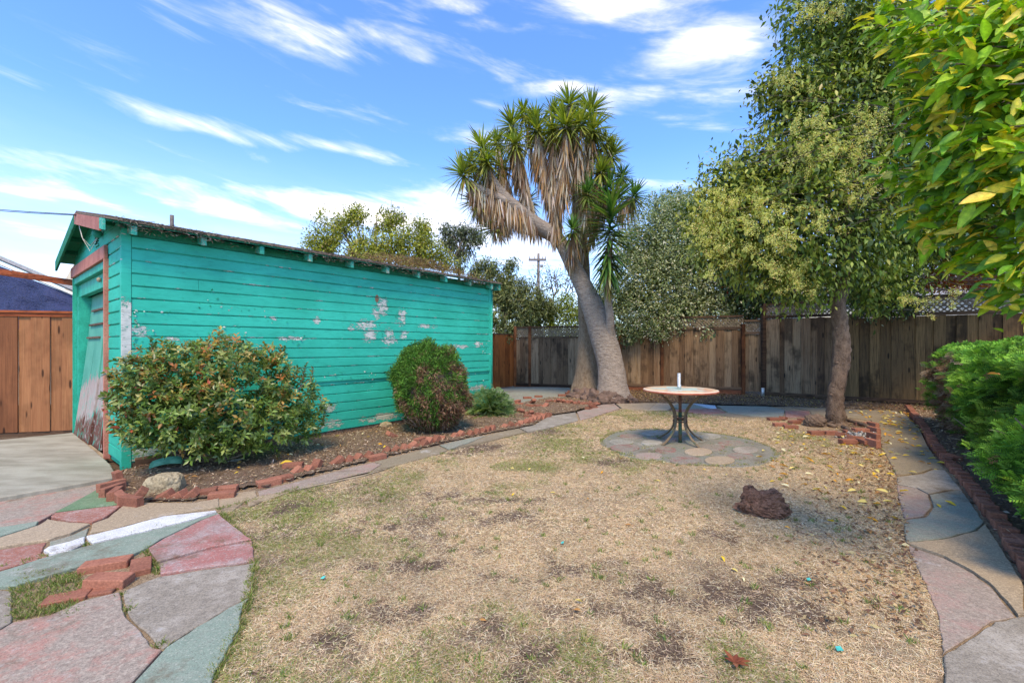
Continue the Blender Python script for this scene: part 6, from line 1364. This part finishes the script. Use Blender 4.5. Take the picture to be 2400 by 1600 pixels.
# green tufts
def tufts(n_, fn, L0, L1, name, label, pal, nb=16, W_=.004):
    P = []; A = []; 
    c = 0
    while c < n_:
        x, y = fn(); c += 1
        k = nb+int(rng.integers(-5,6)); P.append(np.stack([x+rng.normal(size=k)*.012, y+rng.normal(size=k)*.012, np.full(k,.004)], 1)); a = rng.random(k)*6.28; A.append(np.stack([np.cos(a)*.5, np.sin(a)*.5, np.full(k,.9)], 1)+rng.normal(size=(k,3))*.15)
    P = np.concatenate(P); A = np.concatenate(A); m_ = len(P)
    o = foliage(name, None, P, A, rdir(m_, rng), rng.uniform(L0, L1, m_), W_, BLADE, palette(m_, pal, None, .25, rng), M['matte'], .25); tag(o, label, 'grass')
def rl():
    while True:
        x, y = rng.uniform(lx0,lx1), 1.3+rng.random()**1.6*7.5
        if inpoly(np.array([x]), np.array([y]), LP)[0]: return x, y
tufts(480, rl, .02, .052, 'grass_tufts', 'scattered small green grass tufts sprouting in the dry lawn', [(.16,.24,.05),(.26,.32,.08),(.34,.34,.12),(.10,.17,.05)])
edge_px = []
for (a, c, k) in (((546,1714-1000+0),(560,720),0),):
    pass
JO = [((0,870),(560,722),26),((560,718),(900,640),10),((900,742),(975,900),40),((90,990),(80,1180),16),((120,960),(490,860),20),((430,905),(500,990),14),((100,1175),(310,1130),18),((745,1000),(790,1150),8),((1345,520),(1562,760),60),((1562,820),(1530,1030),46),((1525,1040),(1470,1230),44),((1470,1230),(1290,1560),60),((1340,512),(1829,388),60),((960,1345),(1010,1350),5),((1000,610),(960,625),6)]
pts_ = []
for a, c, k in JO:
    for _ in range(k): t = rng.random(); pts_.append((a[0]+(c[0]-a[0])*t+rng.normal()*5, a[1]+(c[1]-a[1])*t+rng.normal()*5))
for _ in range(150): pts_.append((rng.uniform(95,480), rng.uniform(900,1160)))
pts_ = [p for p in pts_ if not (p[0] < 480 and p[1] < 960-.22*p[0]+30 and p[1] > 900 and False)]
it = iter(pts_)
def je():
    p = next(it); q = c7(p[0], p[1], 0); return q.x, q.y
tufts(len(pts_), je, .015, .045, 'joint_grass', 'short green and straw grass growing in the patio joints', [(.18,.26,.05),(.30,.32,.10),(.42,.32,.17),(.14,.20,.05)], 14, .0035)
PADN = 60
def pe():
    a = rng.random()*6.28; r = 1.05 if rng.random() < .8 else rng.uniform(.5,1.0); return PC.x+math.cos(a)*r, PC.y+math.sin(a)*r
tufts(230, pe, .02, .05, 'pad_grass', 'grass creeping over the edge of the round table pad', [(.22,.28,.07),(.40,.34,.17),(.5,.4,.24)], 16, .005)
# chips and litter
def chips(name, n_, poly, z, L0, L1, W_, pal, wts, label, dens=None, lift=.03, tm=DIA):
    P_ = [G(*p) for p in poly]; xs = [p.x for p in P_]; ys = [p.y for p in P_]; x = rng.uniform(min(xs),max(xs),n_); y = rng.uniform(min(ys),max(ys),n_); k = inpoly(x, y, [(p.x,p.y) for p in P_])
    if dens is not None: k &= rng.random(n_) < dens(x, y)
    x, y = x[k], y[k]; m_ = len(x); P = np.stack([x, y, z+rng.random(m_)**2*lift], 1); A = rdir(m_, rng)*np.array([1,1,.25]); 
    o = foliage(name, None, P, A, np.tile((0,0,1.),(m_,1))+rng.normal(size=(m_,3))*.45, rng.uniform(L0,L1,m_), W_*rng.uniform(.6,1.4,m_), tm, palette(m_, pal, wts, .25, rng), M['dry'], 0); tag(o, label, 'litter'); return o
MP = [(.42,.28,.17),(.27,.165,.10),(.56,.42,.27),(.13,.075,.045),(.66,.53,.38)]
chips('mulch_chips', 110000, BED, .014, .015,.06,.010, MP, [.3,.25,.2,.15,.1], 'brown bark chips and dry leaves covering the bed along the shed')
BORD = [(1440,946),(1500,942),(1675,947),(1800,950),(1960,962),(2110,965),(2200,970),(2150,930),(2115,946),(1942,934),(1741,922),(1470,912),(1330,912)]
chips('leaf_litter', 26000, BORD, .0, .02,.07,.022, [(.24,.14,.08),(.34,.20,.11),(.14,.08,.05),(.42,.30,.18),(.5,.38,.12)], [.3,.25,.2,.15,.1], 'brown leaf litter along the foot of the back fence', lift=.05)
chips('path_litter', 60000, [(1800,1100),(1900,1500),(2060,1500),(2190,1500),(2110,1150),(2060,1000),(1960,985),(1830,990)], .012, .015,.05,.014, [(.24,.13,.08),(.38,.22,.11),(.14,.08,.05),(.50,.38,.20)], None, 'fine brown leaf litter on the lawn beside the right path',
      dens=lambda x, y: np.clip(np.exp(-np.abs((x-(2.0+ (y-2.2)*.80)))/.42)*.85, .05, 1)*.8, lift=.02)
chips('hedge_litter', 22000, [(2128,953),(2162,1000),(2220,1090),(2300,1190),(2420,1360),(2600,1360),(2330,1050),(2200,960)], .02, .02,.06,.015, MP, None, 'dry brown litter under the hedge behind the brick edging', lift=.05)
# single fallen leaves
FL = unit_leaves('fallen_leaf', BIG, [(.78,.52,.06),(.80,.62,.20),(.70,.34,.04),(.80,.70,.42),(.48,.24,.08)], M['matte'])
def fall(n_, poly, label, grp, L0=.055, L1=.095, z=.016, dens=None):
    P_ = [G(*p) for p in poly]; xs = [p.x for p in P_]; ys = [p.y for p in P_]; c = 0
    while c < n_:
        x, y = rng.uniform(min(xs),max(xs)), rng.uniform(min(ys),max(ys))
        if not inpoly(np.array([x]), np.array([y]), [(p.x,p.y) for p in P_])[0]: continue
        if dens and rng.random() > dens(x, y): continue
        c += 1; o = bpy.data.objects.new('fallen_leaf', FL[int(rng.integers(0,5))]); col.objects.link(o); L = rng.uniform(L0,L1)
        o.location = (x, y, z+rng.random()*.012); o.rotation_euler = (rng.normal()*.22, rng.normal()*.3, rng.random()*6.28); o.scale = (L*.42, L, L*.9); tag(o, label, 'leaf', grp)
fall(140, [(1830,1000),(2060,1045),(2105,1150),(2120,1260),(2140,1330),(1980,1330),(1850,1180),(1760,1100)], 'yellow leaf fallen on the dry lawn beside the right path', 'fallen leaves on the lawn', dens=lambda x, y: min(1, .15+max(0, (x-2.2)*.3)))
fall(90, [(2056,1003),(2119,962),(2154,1003),(2244,1132),(2284,1186),(2119,1221),(2099,1114)], 'yellow leaf fallen on the concrete of the right path', 'fallen leaves on the right path', z=.024, dens=lambda x, y: min(1, max(.05, (y-4.0)*.3)))
fall(45, [(1960,965),(2110,968),(2120,1000),(2056,1003),(2040,985)], 'yellow leaf fallen on the litter between the rough trunk and the hedge', 'fallen leaves near the fence', .06, .10, .03)
fall(22, [(1250,1050),(1780,1090),(1900,1350),(1500,1500),(1000,1450),(900,1250)], 'single pale leaf fallen on the open dry lawn', 'fallen leaves on open lawn', .03, .05)
fall(24, [(330,1130),(560,1130),(760,1090),(980,1040),(930,1000),(700,1040),(520,1080)], 'dry yellow leaf fallen on the mulch before the shed', 'fallen leaves on the mulch', .04, .08, .045)
def one(name, px, py, L, ci, label, z=.02, rz=0.0, mesh=None):
    p = G(px,py,z); o = bpy.data.objects.new(name, FL[ci]); col.objects.link(o); o.location = p; o.rotation_euler = (.1,.2,rz); o.scale = (L*.45,L,L); tag(o, label, 'leaf')
one('fallen_leaf', 655,1087,.15,0,'large curled yellow leaf on the mulch beside the single brick',.05,-1.3)
tw = thing('dead_leaf_cluster', 'star shaped cluster of reddish brown dead leaves on the front of the lawn', 'dead leaves', G(1722,1552,.01))
dm = unit_leaves('leaf', BIG, [(.28,.085,.04),(.20,.055,.03),(.34,.13,.07)], M['matte'])
nA = 7; A = np.array([(math.cos(a), math.sin(a), .35) for a in (1.9,.9,-.3,-.9,-1.9,2.8,.2)]); single_leaves(tw, dm, np.tile(np.array(G(1722,1552,.02)),(nA,1)), A, np.tile((0,0,1.),(nA,1)), np.array([.06,.045,.065,.06,.055,.04,.05]), np.full(nA,.022))
for px, py, lb, s_ in ((1966,1521,'bright turquoise paint flake on the lawn near the right path',.013),(1318,1272,'small turquoise paint flake in the middle of the dry lawn',.010),(757,1354,'pale turquoise paint flake on the left side of the lawn',.012),(623,1098,'small turquoise paint flake on the mulch left of the single brick',.014),(1895,1358,'faint turquoise paint flake on the lawn below the driftwood',.010)):
    p = G(px,py,.018); o = MB().add([(-s_,-s_*.6,0),(s_*.8,-s_,.004),(s_,s_*.7,.008),(-s_*.5,s_,.003),(-s_,-s_*.6,.002),(s_*.8,-s_,.006),(s_,s_*.7,.010),(-s_*.5,s_,.005)],[(0,3,2,1),(4,5,6,7),(0,1,5,4),(1,2,6,5),(2,3,7,6),(3,0,4,7)]).build('paint_flake', M['flake'] if 'flake' in M else M.setdefault('flake', mottled('turquoise_flake', (.03,.50,.42), (.08,.6,.5), None)), None)
    o.location = p; tag(o, lb, 'paint flake')
# dead leaf on the hedge
one('fallen_leaf', 2340,880,.10,4,'tan dead leaf caught on the face of the hedge'); bpy.context.scene.collection.objects[-1].location = P3(2345,878,3.55)

# small pieces belong to the part they sit on
def regroup(thing_, child, part):
    ps_ = [o for o in thing_.children if o.name.split('.')[0] == part]
    for o in [o for o in thing_.children if o.name.split('.')[0] == child]:
        if ps_: o.parent = min(ps_, key=lambda q: q.location.length)
regroup(shed, 'vent_slat', 'vent_frame'); regroup(shed, 'door_batten', 'door_board'); regroup(pl, 'insulator', 'crossarm'); regroup(pl, 'transformer', 'pole')
regroup(pv, 'burl', 'trunk'); regroup(tb, 'bracket', 'umbrella_tube'); regroup(ct, 'fruit', 'branch')
